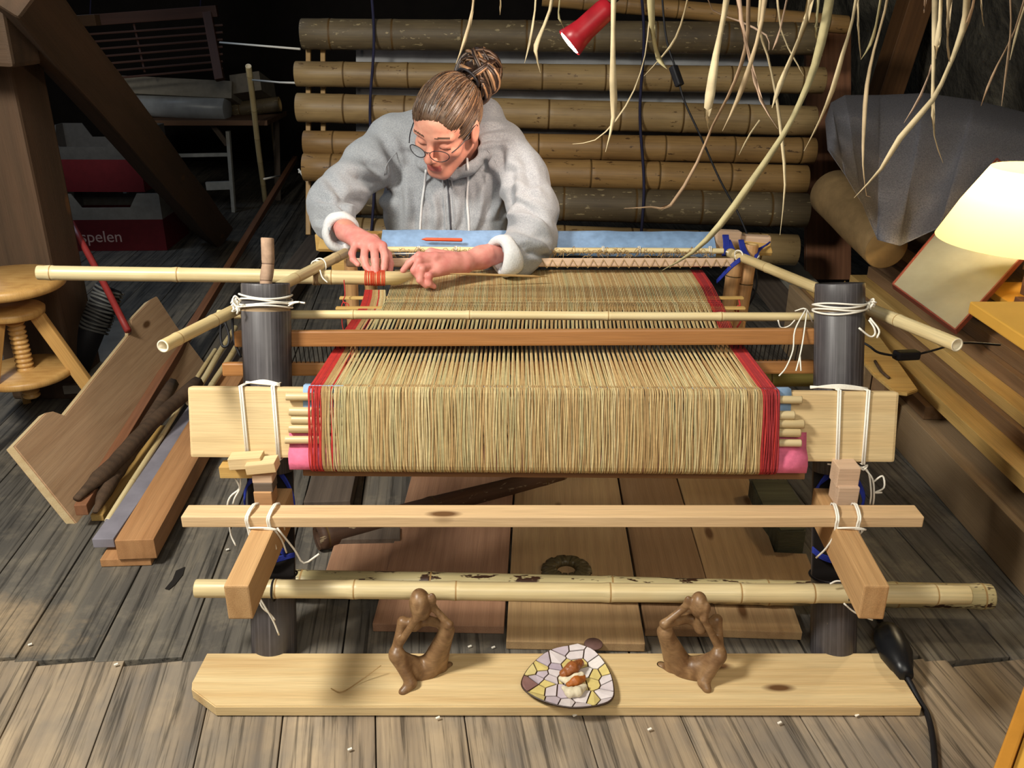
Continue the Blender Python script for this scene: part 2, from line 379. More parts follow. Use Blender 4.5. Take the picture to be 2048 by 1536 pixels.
# ------------------------------------------------------------------ the loom
loom = empty('loom', (0.05, 1.5, 0), 'large weaving loom of dark bamboo posts, pale boards and poles strung with straw coloured warp', 'loom')
PR = 0.0455
def post(u0, u1, name='post'):
    t = PP(u0, 566, 0); b = PP(u1, 1305, 0); ax = (t-b).normalized(); b = b - ax*(b.z/ax.z)
    L = (t-b).length; V, Fc, mi = [], [], []
    fr = frame(b, t, PN); seg = 40
    xs = [0, 0.003]; n1 = 0.165; n2 = 0.378
    xs += [0.08, n1-0.012, n1-0.002, n1, n1+0.0005, n1+0.02, 0.27, n2-0.02, n2-0.0005, n2, n2+0.05, L-0.052, L-0.048, L-0.044, L-0.003, L]
    node = L-0.048
    def rr(x): 
        r = 0.0445+0.001*x/L
        if abs(x-(L-0.048)) < 0.001: r -= 0.0012
        elif abs(x-(L-0.048)) < 0.006: r += 0.001
        if x in (0, L): r -= 0.001
        return r
    for x in xs:
        notch = n1 <= x <= n2+0.0
        if x == n1 or x == n2: notch = False
        for k in range(seg):
            a = 2*math.pi*k/seg; y = rr(x)*math.cos(a); z = rr(x)*math.sin(a)
            if notch and z > 0.004: z = 0.004
            V.append((x, y, z))
    for i in range(len(xs)-1):
        inn = xs[i] >= n1 and xs[i+1] <= n2
        for k in range(seg):
            k2 = (k+1) % seg; Fc.append((i*seg+k, i*seg+k2, (i+1)*seg+k2, (i+1)*seg+k))
            a = 2*math.pi*(k+0.5)/seg
            mi.append(1 if (inn and math.sin(a) > 0.06) else (2 if abs((xs[i]+xs[i+1])/2-node) < 0.0024 else 0))
    top = (len(xs)-1)*seg; ri = 0.0365; base = len(V)
    for x in (L, L-0.05):
        for k in range(seg): a = 2*math.pi*k/seg; V.append((x, ri*math.cos(a), ri*math.sin(a)))
    for k in range(seg):
        k2 = (k+1) % seg
        Fc.append((top+k, top+k2, base+k2, base+k)); mi.append(1); Fc.append((base+k, base+k2, base+seg+k2, base+seg+k)); mi.append(1)
    Fc.append(tuple(base+seg+k for k in range(seg))); mi.append(1); Fc.append(tuple(range(seg))[::-1]); mi.append(0)
    o = mesh_obj(name, V, Fc, [M_dark, M_darkin, M_darkline], fr, loom, True, mi)
    return o, b, ax, L
postL, bL, axL, LL = post(531, 549)
postR, bR, axR, LR = post(1680, 1666)
postL['label'] = 'dark bamboo post on the stool side'; postR['label'] = 'dark bamboo post on the lamp side'
def ring(c, ax, r, cr, n=20, wob=0.002, tilt=0.0, a0=0, a1=2*math.pi):
    ax = ax.normalized(); N = Vector((1, 0, 0)) if abs(ax.x) < .8 else Vector((0, 1, 0)); N = (N-ax*N.dot(ax)).normalized(); B = ax.cross(N); ph = R.uniform(0, 6)
    return [c+(N*math.cos(a)+B*math.sin(a))*r + ax*(wob*math.sin(2*a+ph)+tilt*math.cos(a)*r) for a in [a0+(a1-a0)*i/n for i in range(n+1)]]
def axpt(b, ax, v):   # point of a post axis seen at image row v
    lo, hi = 0.0, 0.8
    for _ in range(40):
        mid = (lo+hi)/2; p = b+ax*mid - CAM; vv = 768-F_PX*p.dot(UP)/p.dot(FW)
        if vv > v: lo = mid
        else: hi = mid
    return b+ax*lo
def front(b, ax, v, u, off): return PP(u, v, off)
# top lashings
for (po, b, ax, vs_, side) in ((postL, bL, axL, (592, 599, 606, 611), -1), (postR, bR, axR, (606, 610, 617, 622), 1)):
    paths = [ring(axpt(b, ax, v), ax, PR+0.0035, 0.002, wob=0.003, tilt=(0.02 if side > 0 else -0.02)) for v in vs_]
    k = axpt(b, ax, 604)+Vector((side*(PR+0.006), -0.02, 0))
    for q in range(7):
        paths.append([k+Vector((R.uniform(-.008, .008), R.uniform(-.008, .008), R.uniform(-.012, .014))) for _ in range(4)])
    if side < 0:
        paths.append([PP(577, 607, 0.02), PP(592, 604, 0.035), PP(610, 606, 0.045)]); paths.append([PP(577, 612, 0.02), PP(588, 606, 0.035), PP(598, 604, 0.045)])
        paths.append([PP(482, 603, 0.05), PP(470, 592, 0.055), PP(466, 604, 0.055), PP(476, 618, 0.055), PP(474, 628, 0.05)])
    else:
        paths.append([PP(1738, 640, 0.04), PP(1748, 655, 0.05), PP(1750, 668, 0.05), PP(1740, 673, 0.05), PP(1718, 656, 0.055)])
        paths.append([PP(1740, 636, 0.04), PP(1758, 660, 0.05), PP(1754, 676, 0.05)])
    multi_tube('cord_lashing', paths, 0.0019, M_cord, po)
# stick standing in the left post
bamboo('peg', PP(533, 590, -0.03), PP(536, 476, -0.034), 0.0125, [plain('peg_wood', '#a88a72', 0.8, 0.25, 60), plain('peg_line', '#6d5444'), M_creamc], postL, nodes=[0.028, 0.06], hollow=False, swell=0.95)
# horizontal warp beam: one long flat plank
WL, WR_, woff = PP(381, 843, 0.066), PP(1790, 853, 0.066), 0.066
wbm = beam('warp_beam', WL, WR_, 0.022, 0.1335, wood('beam_pine', '#e7cf9f', '#dbbf8c', '#c39c68', rough=0.45), loom, up=PA, bev=0.006)
wbm['label'] = 'broad pale pine plank carrying the wound warp'
WD = (WR_-WL).normalized()
def WPt(s, w, off):   # s metres along the plank, w up the plank, off out from the plank's middle plane
    return WL + WD*s + PA*w + PN*off
def s_of(u, v, off=0.02):
    return (PP(u, v, woff+off)-WL).dot(WD)
def rect_loop(s, hw, ho, in_, skew=0.0, rr=0.004):
    return [WPt(s-skew, hw, in_), WPt(s-skew, hw, ho), WPt(s+skew, -hw, ho), WPt(s+skew, -hw, in_)]
for uu, sk in ((489, 0.004), (552, 0.003), (1677, 0.0015), (1732, -0.001)):
    s = s_of(uu, 845, 0.012); ps = []
    for d in (-0.0021, 0.0021): ps.append(rect_loop(s+d, 0.0695, 0.0135, -0.075, sk))
    multi_tube('cord_lashing', ps, 0.002, M_cord, wbm, sm=1)
for uu0, uu1, v in ((492, 560, 767), (1620, 1735, 776)):
    ps = []
    for q in range(4): ps.append([PP(uu0, v-q*1.0, 0.055), PP((uu0+uu1)/2, v-6+q*2.2, 0.068), PP(uu1, v+1+q, 0.066)])
    multi_tube('cord_lashing', ps, 0.0021, M_cord, wbm)
multi_tube('cord_lashing', [[PP(1655, 928, .06), PP(1700, 933, .066), PP(1728, 936, .07), PP(1738, 950, .07), PP(1742, 985, .068), PP(1740, 1008, .06)],
    [PP(1728, 936, .07), PP(1745, 958, .072), PP(1748, 990, .07), PP(1746, 1010, .06)], [PP(1715, 930, .07), PP(1727, 940, .075), PP(1735, 930, .072), PP(1722, 937, .07)],
    [PP(1745, 965, .06), PP(1765, 952, .06), PP(1768, 975, .06), PP(1750, 985, .058), PP(1764, 985, .058)]], 0.0018, M_cord, wbm)
# rods under the warp, felt sheets
M_rod = culm('rod_wood', '#dcc596', '#c5aa76', streak=0.12)
for i, (v, u0, u1, r) in enumerate(((788, 573, 1604, 0.0075), (822, 579, 1588, 0.0085), (836, 583, 1607, 0.0085), (855, 578, 1600, 0.0085), (878, 571, 1602, 0.0075))):
    w = [0.052, 0.024, 0.008, -0.0085, -0.029][i]
    o = bamboo('rod', WPt(s_of(u0, v), w, 0.021), WPt(s_of(u1, v), w, 0.021), r, [M_rod, M_creamn, M_creamc], loom, nodes=[], hollow=False, seg=14)
def sheet(name, u0, u1, prof, mat):
    V, Fc = [], []; n = 24; s0, s1 = s_of(u0, 850), s_of(u1, 850)
    for layer in (0, 0.0015):
        for i in range(n+1):
            s = s0+(s1-s0)*i/n
            for (w, o_) in prof: V.append(WPt(s+R.uniform(-.0006, .0006), w-(layer if w < -.06 else 0), o_+layer))
    m = len(prof); N = (n+1)*m
    for i in range(n):
        for j in range(m-1):
            a = i*m+j; Fc.append((a, a+1, a+m+1, a+m)); Fc.append((N+a, N+a+m, N+a+m+1, N+a+1))
    for j in range(m-1): Fc.append((j, N+j, N+j+1, j+1)); a = n*m+j; Fc.append((a, a+1, N+a+1, N+a))
    o = mesh_obj(name, V, Fc, mat, Matrix(), loom, True); return o
M_pink = plain('pink_felt', '#e0708f', 0.9, 0.12, 90, bump=0.3); M_blue = plain('blue_cloth', '#8fabcc', 0.9, 0.12, 60, bump=0.2)
sheet('pink_felt', 576, 1617, [(-0.01, 0.0115), (-0.04, 0.0125), (-0.055, 0.024), (-0.07, 0.026), (-0.084, 0.02), (-0.088, 0.004), (-0.08, -0.012)], M_pink)
sheet('blue_cloth', 606, 1583, [(0.03, 0.0118), (0.06, 0.0125), (0.071, 0.008), (0.072, -0.01), (0.06, -0.014)], M_blue)
# brown rail below
beam('lower_rail', WPt(s_of(596, 955), -0.093, -0.03), WPt(s_of(1622, 958), -0.093, -0.03), 0.03, 0.028, wood('rail_wood', '#a87a48', '#8f6238', '#6d4727', knots=False), loom, up=PA)
# ---- warp
M_w = [plain('warp_'+n, c, 0.75, 0.1, 120, 0.25) for n, c in (('straw', '#bfa877'), ('green', '#b2a67a'), ('tan', '#b69767'), ('pale', '#c8b588'), ('brown', '#aa8b5e'), ('red', '#b3342f'), ('dark_red', '#962e30'))]
REED_Y = 1.655
def warp():
    N = 440; V, Fc, mi = [], [], []
    zr = lambda v, y: PY(1024, v, y).z
    y_r = 1.655
    groups = 92
    back_y = 2.235
    def add(P, ra, rb, m):
        nonlocal V, Fc, mi
        n0 = len(Fc); base = len(V); n = len(P)
        for i, p in enumerate(P):
            T = (P[min(i+1, n-1)]-P[max(i-1, 0)]).normalized(); X = Vector((1, 0, 0)); X = (X-T*X.dot(T)).normalized(); Z = X.cross(T)
            V += [p+X*ra, p+Z*rb, p-X*ra, p-Z*rb]
        for i in range(n-1):
            for k in range(4):
                a = base+i*4+k; b = base+i*4+(k+1) % 4; Fc.append((a, b, b+4, a+4))
        mi += [m]*(len(Fc)-n0)
    pr_top = 0.073
    def prof(jit):
        return [(pr_top, -0.004), (0.071, 0.018), (0.062, 0.0285), (0.045, 0.0312), (0.02, 0.033), (-0.005, 0.034), (-0.03, 0.034), (-0.055, 0.0338), (-0.075, 0.032), (-0.086, 0.024), (-0.0905, 0.008), (-0.088, -0.008), (-0.06, -0.02), (0.0, -0.022)]
    sF0, sF1 = s_of(618, 850, 0.03), s_of(1557, 850, 0.03)
    zreed = PY(1024, 699, y_r).z
    xR0, xR1 = PY(668, 700, y_r).x, PY(1492, 700, y_r).x
    y_ls = 1.93; xL0, xL1 = PY(706, 612, y_ls).x, PY(1446, 612, y_ls).x; zls = PY(1024, 612, y_ls).z
    xB0, xB1 = PY(752, 540, back_y).x, PY(1404, 540, back_y).x; zb = PY(1024, 540, back_y).z
    pole = PD(752, 572, 2.12)
    for i in range(N):
        t = i/(N-1); edge = i < 17 or i > N-18
        # bunching at the front: red edges packed
        g = round(t*groups)/groups; 
        mid = 1 - abs(2*t-1)
        xr = xR0+(xR1-xR0)*(t*0.25+g*0.75 if not edge else t)
        s = sF0+(sF1-sF0)*t + R.uniform(-.0008, .0008)
        tl = t
        if i < 12: m = 5 if R.random() < .8 else 6
        elif i in (21, 22): m = 5
        elif i > N-17: m = 6 if R.random() < .6 else 5
        elif i > N-20 or i < 17: m = 4
        else:
            left = max(0, 1-t*1.5)
            m = R.choices([0, 1, 2, 3, 4], [3, 1.0+3.0*left, 2.6-1.2*left, 1.8, 2.4-1.4*left])[0]
        P = []
        leftgrp = i < 32
        if leftgrp:
            P.append(pole+Vector((-.024+i*.0015, -.012, -.006))); 
            tt = i/32; P.append(Vector((PY(722+30*tt*1.6, 612, y_ls).x, y_ls, zls+0.001)))
        else:
            tt = (i-32)/(N-33)
            xb = PY(790, 540, back_y).x + (xB1-PY(790, 540, back_y).x)*tt
            P.append(Vector((xb, back_y, zb))); P.append(Vector((xb*0.5+(PY(778, 600, 2.0).x*(1-tt)+PY(1440, 600, 2.0).x*tt)*0.5, 2.1, (zb+zls)/2)))
            xl = PY(768, 612, y_ls).x+(xL1-PY(768, 612, y_ls).x)*tt
            dz = 0.0035 if i % 2 else -0.0035
            P.append(Vector((xl, y_ls+0.05, zls+dz+0.001))); P.append(Vector((xl, y_ls, zls-dz+0.001)))
        P.append(Vector((xr+(0.0), y_r+0.09, zreed-0.001)))
        P.append(Vector((xr, y_r, zreed)))
        n_pr = len(P)
        base_off = 0.0007*(i % 3); ph = R.uniform(0, 6)
        for j, (w, o_) in enumerate(prof(0)):
            q = WPt(s+0.0012*math.sin(ph+j*0.9)*(0 if j < 2 else 1), w, o_+base_off); P.append(q)
        ra = 0.00122 if not edge else 0.0012
        Q = smooth_path(P, 2)
        add(Q, ra, 0.0008, m)
        if i % 2 == 0 and not leftgrp:   # under layer of the wound part
            add([WPt(s+0.0010, w, o_-0.0020) for (w, o_) in prof(0)], 0.0019, 0.0005, R.choice([0, 2, 4]) if not edge else 6)
    o = mesh_obj('warp_threads', V, Fc, M_w, Matrix(), loom, False, mi); o['kind'] = 'stuff'; o['label'] = 'straw coloured warp threads with red edge bands'
    return zreed, xR0, xR1, zls, y_ls, zb, back_y
zreed, xR0, xR1, zls, y_ls, zb, back_y = warp()
# lease sticks with red ties
for v, u0, u1, y in ((618, 672, 1490, y_ls-0.015), (604, 680, 1486, y_ls+0.06)):
    beam('lease_stick', (PY(u0, v, y).x, y, zls), (PY(u1, v, y).x, y, zls), 0.014, 0.005, M_batten, loom)
multi_tube('red_tie', [[PY(688, 560, 2.0), PY(690, 590, 1.97), PY(686, 602, 1.95), PY(692, 612, 1.93), PY(684, 640, 1.93), PY(688, 665, 1.93)], [PY(682, 618, 1.92), PY(686, 605, 1.93), PY(696, 608, 1.93), PY(698, 616, 1.92)]], 0.0012, M_redc, loom)
multi_tube('red_tie', [[PY(1478, 600, 1.97), PY(1480, 612, 1.95), PY(1476, 622, 1.93), PY(1482, 640, 1.93), PY(1474, 655, 1.93)], [PY(1470, 622, 1.92), PY(1476, 612, 1.93), PY(1486, 616, 1.93)]], 0.002, M_redc, loom)
# upper cross pole, behind the posts
ucp = bamboo('cross_pole', PY(436, 628, 1.70), PY(1650, 634, 1.70), 0.0088, BCREAM, loom, nodes=[0.10, 0.27, 0.5, 0.775, 1.0], swell=1.1)
multi_tube('cord_lashing', [[PY(1590, 622, 1.67), PY(1612, 618, 1.66), PY(1625, 645, 1.66)], [PY(1612, 618, 1.66), PY(1590, 660, 1.62), PY(1586, 700, 1.60), PY(1572, 735, 1.58), PY(1558, 752, 1.57)],
   [PY(1614, 620, 1.66), PY(1606, 680, 1.62), PY(1599, 715, 1.60), PY(1592, 742, 1.58)], [PY(1600, 712, 1.60), PY(1602, 742, 1.58)], [PY(1556, 640, 1.68), PY(1562, 655, 1.68), PY(1578, 652, 1.68), PY(1590, 640, 1.68)]], 0.0014, M_cord, ucp)
# side poles
sl = bamboo('side_pole', PD(327, 693, 1.53), PD(690, 506, 2.24), 0.0115, BCREAM, loom, r1=0.0125, nodes=[0.045, 0.16, 0.5, 0.72], gap=0.2)
sl2 = bamboo('side_pole', PD(1915, 690, 1.56), PD(1480, 514, 2.26), 0.0125, BCREAM, loom, r1=0.0115, nodes=[0.16, 0.42, 0.64, 0.82], gap=0.2)
multi_tube('cord_lashing', [ring(PD(635+q*3, 534-q*2, 2.11), Vector((.3, .8, .1)), 0.016, .001, 12) for q in (0, 2)]+[[PD(640, 540, 2.07), PD(645, 555, 2.07), PD(655, 565, 2.07)]], 0.0018, M_cord, sl)
# reed (beater)
reed = empty('reed', (0, REED_Y, zreed), 'orange brown wooden reed with a comb of thin dark teeth resting across the loom', 'reed')
yt = REED_Y+0.004
ta_, tb_ = PY(472, 677, yt-0.012), PY(1632, 672, yt-0.012)
tr = beam('top_rail', ta_, tb_, 0.028, 0.031, M_reed, reed, up=(0, 0.25, 1), bev=0.004)
la_, lb_ = PY(447, 738, yt+0.01), PY(1628, 733, yt+0.01)
lr = beam('bottom_rail', la_, lb_, 0.022, 0.027, M_reed, reed, up=(0, 0.25, 1), bev=0.004)
paths = []
nT = 112
tV, tF = [], []
for i in range(nT+1):
    t = i/nT; x0 = ta_.x+0.1+(tb_.x-ta_.x-0.12)*t
    a = Vector((x0, yt-0.004, ta_.z+(tb_.z-ta_.z)*t-0.012)); b = Vector((x0, yt+0.006, la_.z+(lb_.z-la_.z)*t+0.01))
    tube_data([a, b], 0.0011, 4, False, tV, tF)
te = mesh_obj('teeth', tV, tF, plain('tooth_steel', '#2e2a28', 0.4), Matrix(), reed); te['kind'] = 'stuff'
# lower cross beam
cb0, cb1 = PY(373, 1046, 1.407), PY(1835, 1042, 1.407)
cbm = beam('cross_beam', (cb0.x, 1.407, 0.353), (cb1.x, 1.407, 0.353), 0.043, 0.0215, wood('cross_pine', '#e6c79c', '#dab687', '#bd956a', rough=0.5), loom, bev=0.002)
# arms
for x, xf in ((-0.447, -0.446), (0.606, 0.590)):
    top = 0.3415
    a = Vector((xf, PZ(450, 1172, top).y, top-0.033)); b = Vector((x, 1.53, top-0.033))
    ar = beam('arm', a, b, 0.041, 0.066, wood('arm_wood', '#d3a874', '#c39662', '#9c7146', bumps=0.3), loom, bev=0.003)
    ps = []
    for dx in (-0.019, 0.019):
        for d in (-0.0018, 0.0018):
            ps.append([(x+dx+d, 1.445, 0.30), (x+dx+d, 1.431, 0.3655), (x+dx*1.02+d-0.006, 1.384, 0.3660), (x+dx+d-0.006, 1.3835, 0.342), (x+dx+d, 1.38, 0.30)])
    for q in range(3): ps.append([(x-0.024, 1.382, 0.343), (x-0.01, 1.378-q*.001, 0.3455+q*.001), (x+0.012, 1.377, 0.344+q*.0012), (x+0.027, 1.38, 0.341)])
    sgn = -1 if x < 0 else 1
    ps.append([(x+0.0225, 1.38, 0.341), (x+0.024, 1.41, 0.30), (x+0.024, 1.43, 0.26)])
    ps.append([(x-0.0225, 1.38, 0.341), (x-0.03, 1.40, 0.29), (x-0.038, 1.42, 0.255)] if x > 0 else [(x+0.026, 1.385, 0.341), (x+0.045, 1.41, 0.28), (x+0.06, 1.41, 0.25), (x+0.09, 1.41, 0.27)])
    multi_tube('cord_lashing', ps, 0.0019, M_cord, ar, sm=3)
# spacer blocks standing on the arms
def blk(u0, u1, v0, v1, y, depth, mat, name='spacer_block', parent=None, skew=0.0):
    a = PY(u0, v1, y); b = PY(u1, v1, y); c = PY((u0+u1)/2, v0, y)
    x0, x1, z0, z1 = a.x, b.x, a.z, c.z
    return beam(name, (x0, y+depth/2, (z0+z1)/2), (x1, y+depth/2, (z0+z1)/2+skew), depth, z1-z0, mat, parent or loom, bev=0.0015)
ySp = 1.452
blk(510, 546, 985, 1014, ySp-0.004, 0.04, M_pine3); blk(508, 546, 967, 985, ySp, 0.036, M_greyw); blk(505, 545, 953, 967, ySp+0.002, 0.036, M_pinkw)
b_ = blk(1672, 1714, 976, 1014, ySp-0.004, 0.045, M_pinkw); blk(1672, 1716, 937, 976, ySp+0.004, 0.04, M_pinkw)
blk(440, 520, 935, 957, 1.48, 0.03, M_batten, 'wedge', skew=0.0); blk(458, 524, 919, 941, 1.462, 0.03, M_pine, 'wedge', skew=0.004); blk(492, 552, 932, 951, 1.448, 0.034, M_pine, 'wedge', skew=0.006)
# blue cord in the notches
for b, ax, po in ((bL, axL, postL), (bR, axR, postR)):
    c = lambda v: axpt(b, ax, v)
    ps = []
    sgn = 1 if b.x > 0 else -1
    for q in range(4):
        o1 = PN*0.014+Vector((0, 0, q*0.004))
        ps.append([c(1010)+Vector((-0.047, 0, 0))+o1, c(975)+Vector((-0.045+q*.002, 0, 0))+o1, c(950)+Vector((-0.02, 0, 0))+o1*1.3, c(932)+Vector((0.008, 0, 0))+o1*1.2])
        ps.append([c(935)+Vector((0.015, 0, 0))+o1, c(970)+Vector((0.038, 0, 0))+o1, c(1000)+Vector((0.049, 0, 0))+o1, c(1012)+Vector((0.046, 0, -0.01))+o1*0.5])
        ps.append([c(1060)+Vector((-0.01, 0, 0))+o1, c(1085)+Vector((0.005, 0, 0))+o1, c(1108)+Vector((0.03, 0, 0))+o1])
        ps.append([c(1092+q*3)+Vector((-0.047, 0, 0))+PN*0.006, c(1104+q*3)+Vector((-0.03, 0, 0))+PN*0.016, c(1110+q*3)+Vector((0.0, 0, 0))+PN*0.02, c(1104+q*2)+Vector((0.047, 0, 0))+PN*0.008])
    multi_tube('blue_cord', ps, 0.0022, M_bluec, po)
    multi_tube('black_cord', [ring(axpt(b, ax, 1155)-PN*0.0, ax, PR+0.002, 0.002, wob=0.002, tilt=-0.12*sgn)], 0.0022, M_blackc, po)
# lower bamboo pole lashed to the posts
lp = bamboo('front_pole', PP(392, 1177, 0.0665), PP(1937, 1190, 0.0665), 0.0177, BCREAM, loom, r1=0.0188, nodes=[0.155, 0.305, 0.5, 0.795, 1.045, 1.185, 1.42], seg=24)
for uu in (512, 548, 1693, 1720):
    s = (PP(uu, 1180, 0.0665)-WM[lp.name].translation); x = s.length
    multi_tube('black_cord', [ring(PP(uu, 1180, 0.0665), Vector((1, 0, 0.01)), 0.0205, 0.001, wob=0.0)], 0.0019, M_blackc, lp)
multi_tube('cord_lashing', [[PP(515, 1192, .09), PP(525, 1215, .085), PP(540, 1228, .075), PP(550, 1240, .07)], [PP(517, 1192, .09), PP(535, 1222, .08), PP(548, 1245, .07), PP(558, 1270, .062)],
  [PP(1660, 1168, .088), PP(1675, 1162, .09), PP(1705, 1166, .09)], [PP(1688, 1207, .088), PP(1710, 1225, .08), PP(1745, 1240, .075)]], 0.0018, M_cord, lp)
multi_tube('cord_lashing', [[PP(455, 935, .06), PP(475, 965, .065), PP(478, 978, .06), PP(462, 992, .06), PP(455, 1010, .055), PP(458, 1040, .04), PP(462, 1070, .03), PP(472, 1092, .03)], [PP(480, 945, .06), PP(480, 975, .06), PP(470, 995, .06), PP(466, 1008, .055)]], 0.0018, M_cord, loom)
# rail between posts behind (green bamboo)
bamboo('green_pole', PY(1060, 757, 1.80), PY(1640, 757, 1.80), 0.018, [M_grn, M_scrn, M_scrc], loom, nodes=[0.2, 0.45, 0.52])
# black cords hanging by left post
multi_tube('black_cord', [[PY(443, 640, 1.66), PY(441, 670, 1.65), PY(445, 692, 1.64), PY(456, 690, 1.64), PY(458, 670, 1.65), PY(450, 645, 1.66)], [PY(465, 632, 1.66), PY(466, 665, 1.65), PY(471, 690, 1.64), PY(482, 715, 1.63)]], 0.0028, M_blackc, loom)
# ---- back end of the loom
by = 2.27
bz = zb+0.006
bb = beam('back_bar', PD(693, 525, 2.26), PD(1467, 525, 2.26), 0.020, 0.0215, M_pinkw, loom, up=(0, .35, 1), bev=0.004)
ps = []
for i in range(26):
    u = 930+i*20.5
    ps.append([PD(u, 536, 2.247), PD(u+10, 519, 2.247), PD(u+12, 517, 2.262)])
    ps.append([PD(u+10, 519, 2.247), PD(u+20, 536, 2.247)])
multi_tube('lacing', ps, 0.0009, M_w[2], bb, sides=4, sm=1)
st = bamboo('thin_rod', PD(764, 499, 2.30), PD(1447, 502, 2.30), 0.0072, [M_grn if False else M_cream, M_creamn, M_creamc], loom, nodes=[0.2, 0.42, 0.6])
for u in (838, 912, 1206, 1278, 1420):
    multi_tube('white_tie', [ring(PD(u+d, 499.5, 2.30), Vector((1, 0, 0)), 0.0085, .001, 10, wob=0) for d in (-1.5, 1.5)], 0.0013, M_cord, st)
ps = []
for i in range(240):   # loose thread ends between rod and bar
    u = R.uniform(768, 1425); a = PD(u, R.uniform(506, 516), 2.285); b = a+Vector((R.uniform(-.02, .02), R.uniform(-.01, .01), R.uniform(-.008, .016))); ps.append([a, (a+b)/2+Vector((0, 0, R.uniform(0, .012))), b])
o = multi_tube('thread_ends', ps, 0.0009, M_w[4], loom, sides=4, sm=2); o['kind'] = 'stuff'
multi_tube('white_tie', [[PD(780, 508, 2.27), PD(850, 507, 2.27), PD(880, 512, 2.27), PD(930, 507, 2.27)]], 0.0012, M_cord, loom)
# cloth covered beam: sloping board with blue denim
A_, B_ = PD(764, 484, 2.395), PD(1428, 488, 2.395)
cb = beam('cloth_beam', PD(640, 482, 2.41), PD(1540, 490, 2.41), 0.012, 0.07, M_batten, loom, up=(0, .95, .55), bev=0.002)
def denim():
    V, Fc = [], []; n = 80; up = Vector((0, .95, .55)).normalized(); nn = up.cross(Vector((1, 0, 0))).normalized()
    if nn.y > 0: nn = -nn
    pf = [(-0.039, -0.009), (-0.040, 0.004), (-0.036, 0.011), (0.0, 0.0135), (0.034, 0.012), (0.04, 0.006), (0.040, -0.008)]
    for i in range(n+1):
        p = A_.lerp(B_, i/n)
        for j, (a, b) in enumerate(pf): V.append(p+up*(a+0.0012*math.sin(i*.31+j))+nn*(b+0.0008*math.sin(i*.7+j*2)))
    m = len(pf)
    for i in range(n):
        for j in range(m-1): a = i*m+j; Fc.append((a, a+m, a+m+1, a+1))
    return mesh_obj('denim_cover', V, Fc, plain('denim', '#7f9cbf', 0.9, 0.16, 40, bump=0.2), Matrix(), loom, True)
dn = denim()
# back supports
for u0, v0, d0, u1, dx in ((700, 520, 2.33, 705, 0), (738, 522, 2.36, 742, 0), (1474, 512, 2.36, 1455, -.05), (1502, 488, 2.36, 1478, -.04)):
    t = PD(u0, v0, d0); b = Vector((t.x+dx, t.y-0.03, 0.001))
    bamboo('back_leg', b, t, 0.017 if u0 < 1400 else 0.0195, [M_tanb, M_scrn, M_scrc], loom, gap=0.22)
beam('end_block', PD(1428, 478, 2.40), PD(1478, 480, 2.41), 0.03, 0.05, M_pinkw, loom, bev=0.004)
beam('end_block', PD(1478, 487, 2.43), PD(1540, 490, 2.42), 0.03, 0.05, M_pinkw, loom, bev=0.006)
beam('end_block', PD(664, 528, 2.40), PD(700, 530, 2.40), 0.02, 0.05, M_batten, loom, bev=0.003)
beam('end_block', PD(632, 484, 2.44), PD(690, 484, 2.44), 0.02, 0.045, M_batten, loom, bev=0.003)
ps = []
for q in range(6):
    d = q*2.0
    ps.append([PD(1446+d, 470, 2.36), PD(1448+d, 490, 2.345), PD(1445+d, 512, 2.33)])
    ps.append([PD(1450+d, 480, 2.355), PD(1462+d, 505, 2.33), PD(1478+d, 520, 2.30)])
    ps.append([PD(1478+d*.8, 480, 2.36), PD(1482+d, 500, 2.34), PD(1492+d, 516, 2.3)])
    ps.append([PD(1540-d*.5, 484+d*.5, 2.39), PD(1520-d*.5, 500, 2.37), PD(1512-d*.3, 518, 2.34)])
    ps.append([PD(1480, 516+d*.7, 2.24), PD(1462, 530+d*.7, 2.25), PD(1434, 560+d*.6, 2.3)])
multi_tube('blue_cord', ps, 0.0022, M_bluec, loom)
multi_tube('white_tie', [[PD(1452, 503, 2.3), PD(1465, 508, 2.29), PD(1478, 512, 2.27)], ring(PD(1501, 512, 2.36), Vector((0, 0, 1)), 0.0215, .001, 12), ring(PD(1477, 512, 2.25), Vector((.8, .4, 0)), 0.014, .001, 10)], 0.002, M_cord, loom)
# pencil on the denim
pn = lathe('pencil', [(0, 0.0006), (0.012, 0.0045), (0.1, 0.0048), (0.106, 0.0046), (0.107, 0.001)], [plain('orange_paint', '#e0552c', 0.4), plain('orange_paint', '#e0552c', 0.4)], frame(PD(843, 478.5, 2.352), PD(924, 480, 2.352)), None, 8, [0, 0, 0, 0, 0])
setp(pn, 'orange red pencil lying on the blue cloth in front of the person', 'pencil')
# ------------------------------------------------------------------ long bamboo pole on the stool reaching the warp
tip = PD(842, 559, 2.125); A = PD(76, 545, 2.05); Bp = PD(842, 557, 2.13)
gp = bamboo('long_pole', A, Bp, 0.0165, BCREAM, None, nodes=[0.03, 0.31, 0.52, 0.66], seg=28)
L = (Bp-A).length
for v in gp.data.vertices:   # slanting cut at the tip, visible from above
    lim = L-0.060+0.060*max(0, min(1, (v.co.z/0.0165+1)/2))
    if v.co.x > lim: v.co.x = lim
setp(gp, 'long cream bamboo pole from the round stool to the person\'s hands, cut slantwise', 'bamboo pole')
gax = (Bp-A).normalized()
gpt = lambda u: A.lerp(Bp, ((u-76)/1800)/((842-76)/1800)*0.985+.006)
ps = [ring(gpt(733+q*2.6), gax, 0.0181, .001, 16, wob=0.0, tilt=R.uniform(-.08, .08)) for q in range(16)]
multi_tube('red_thread_wrap', ps, 0.0012, plain('orange_red_thread', '#cf4a2c', 0.8), gp, sides=5, sm=1)
multi_tube('leather_tie', [ring(gpt(626+q*2), gax, 0.0185, .001, 16) for q in range(6)], 0.002, plain('brown_tie', '#8b6f50', 0.8), gp, sides=5, sm=1)
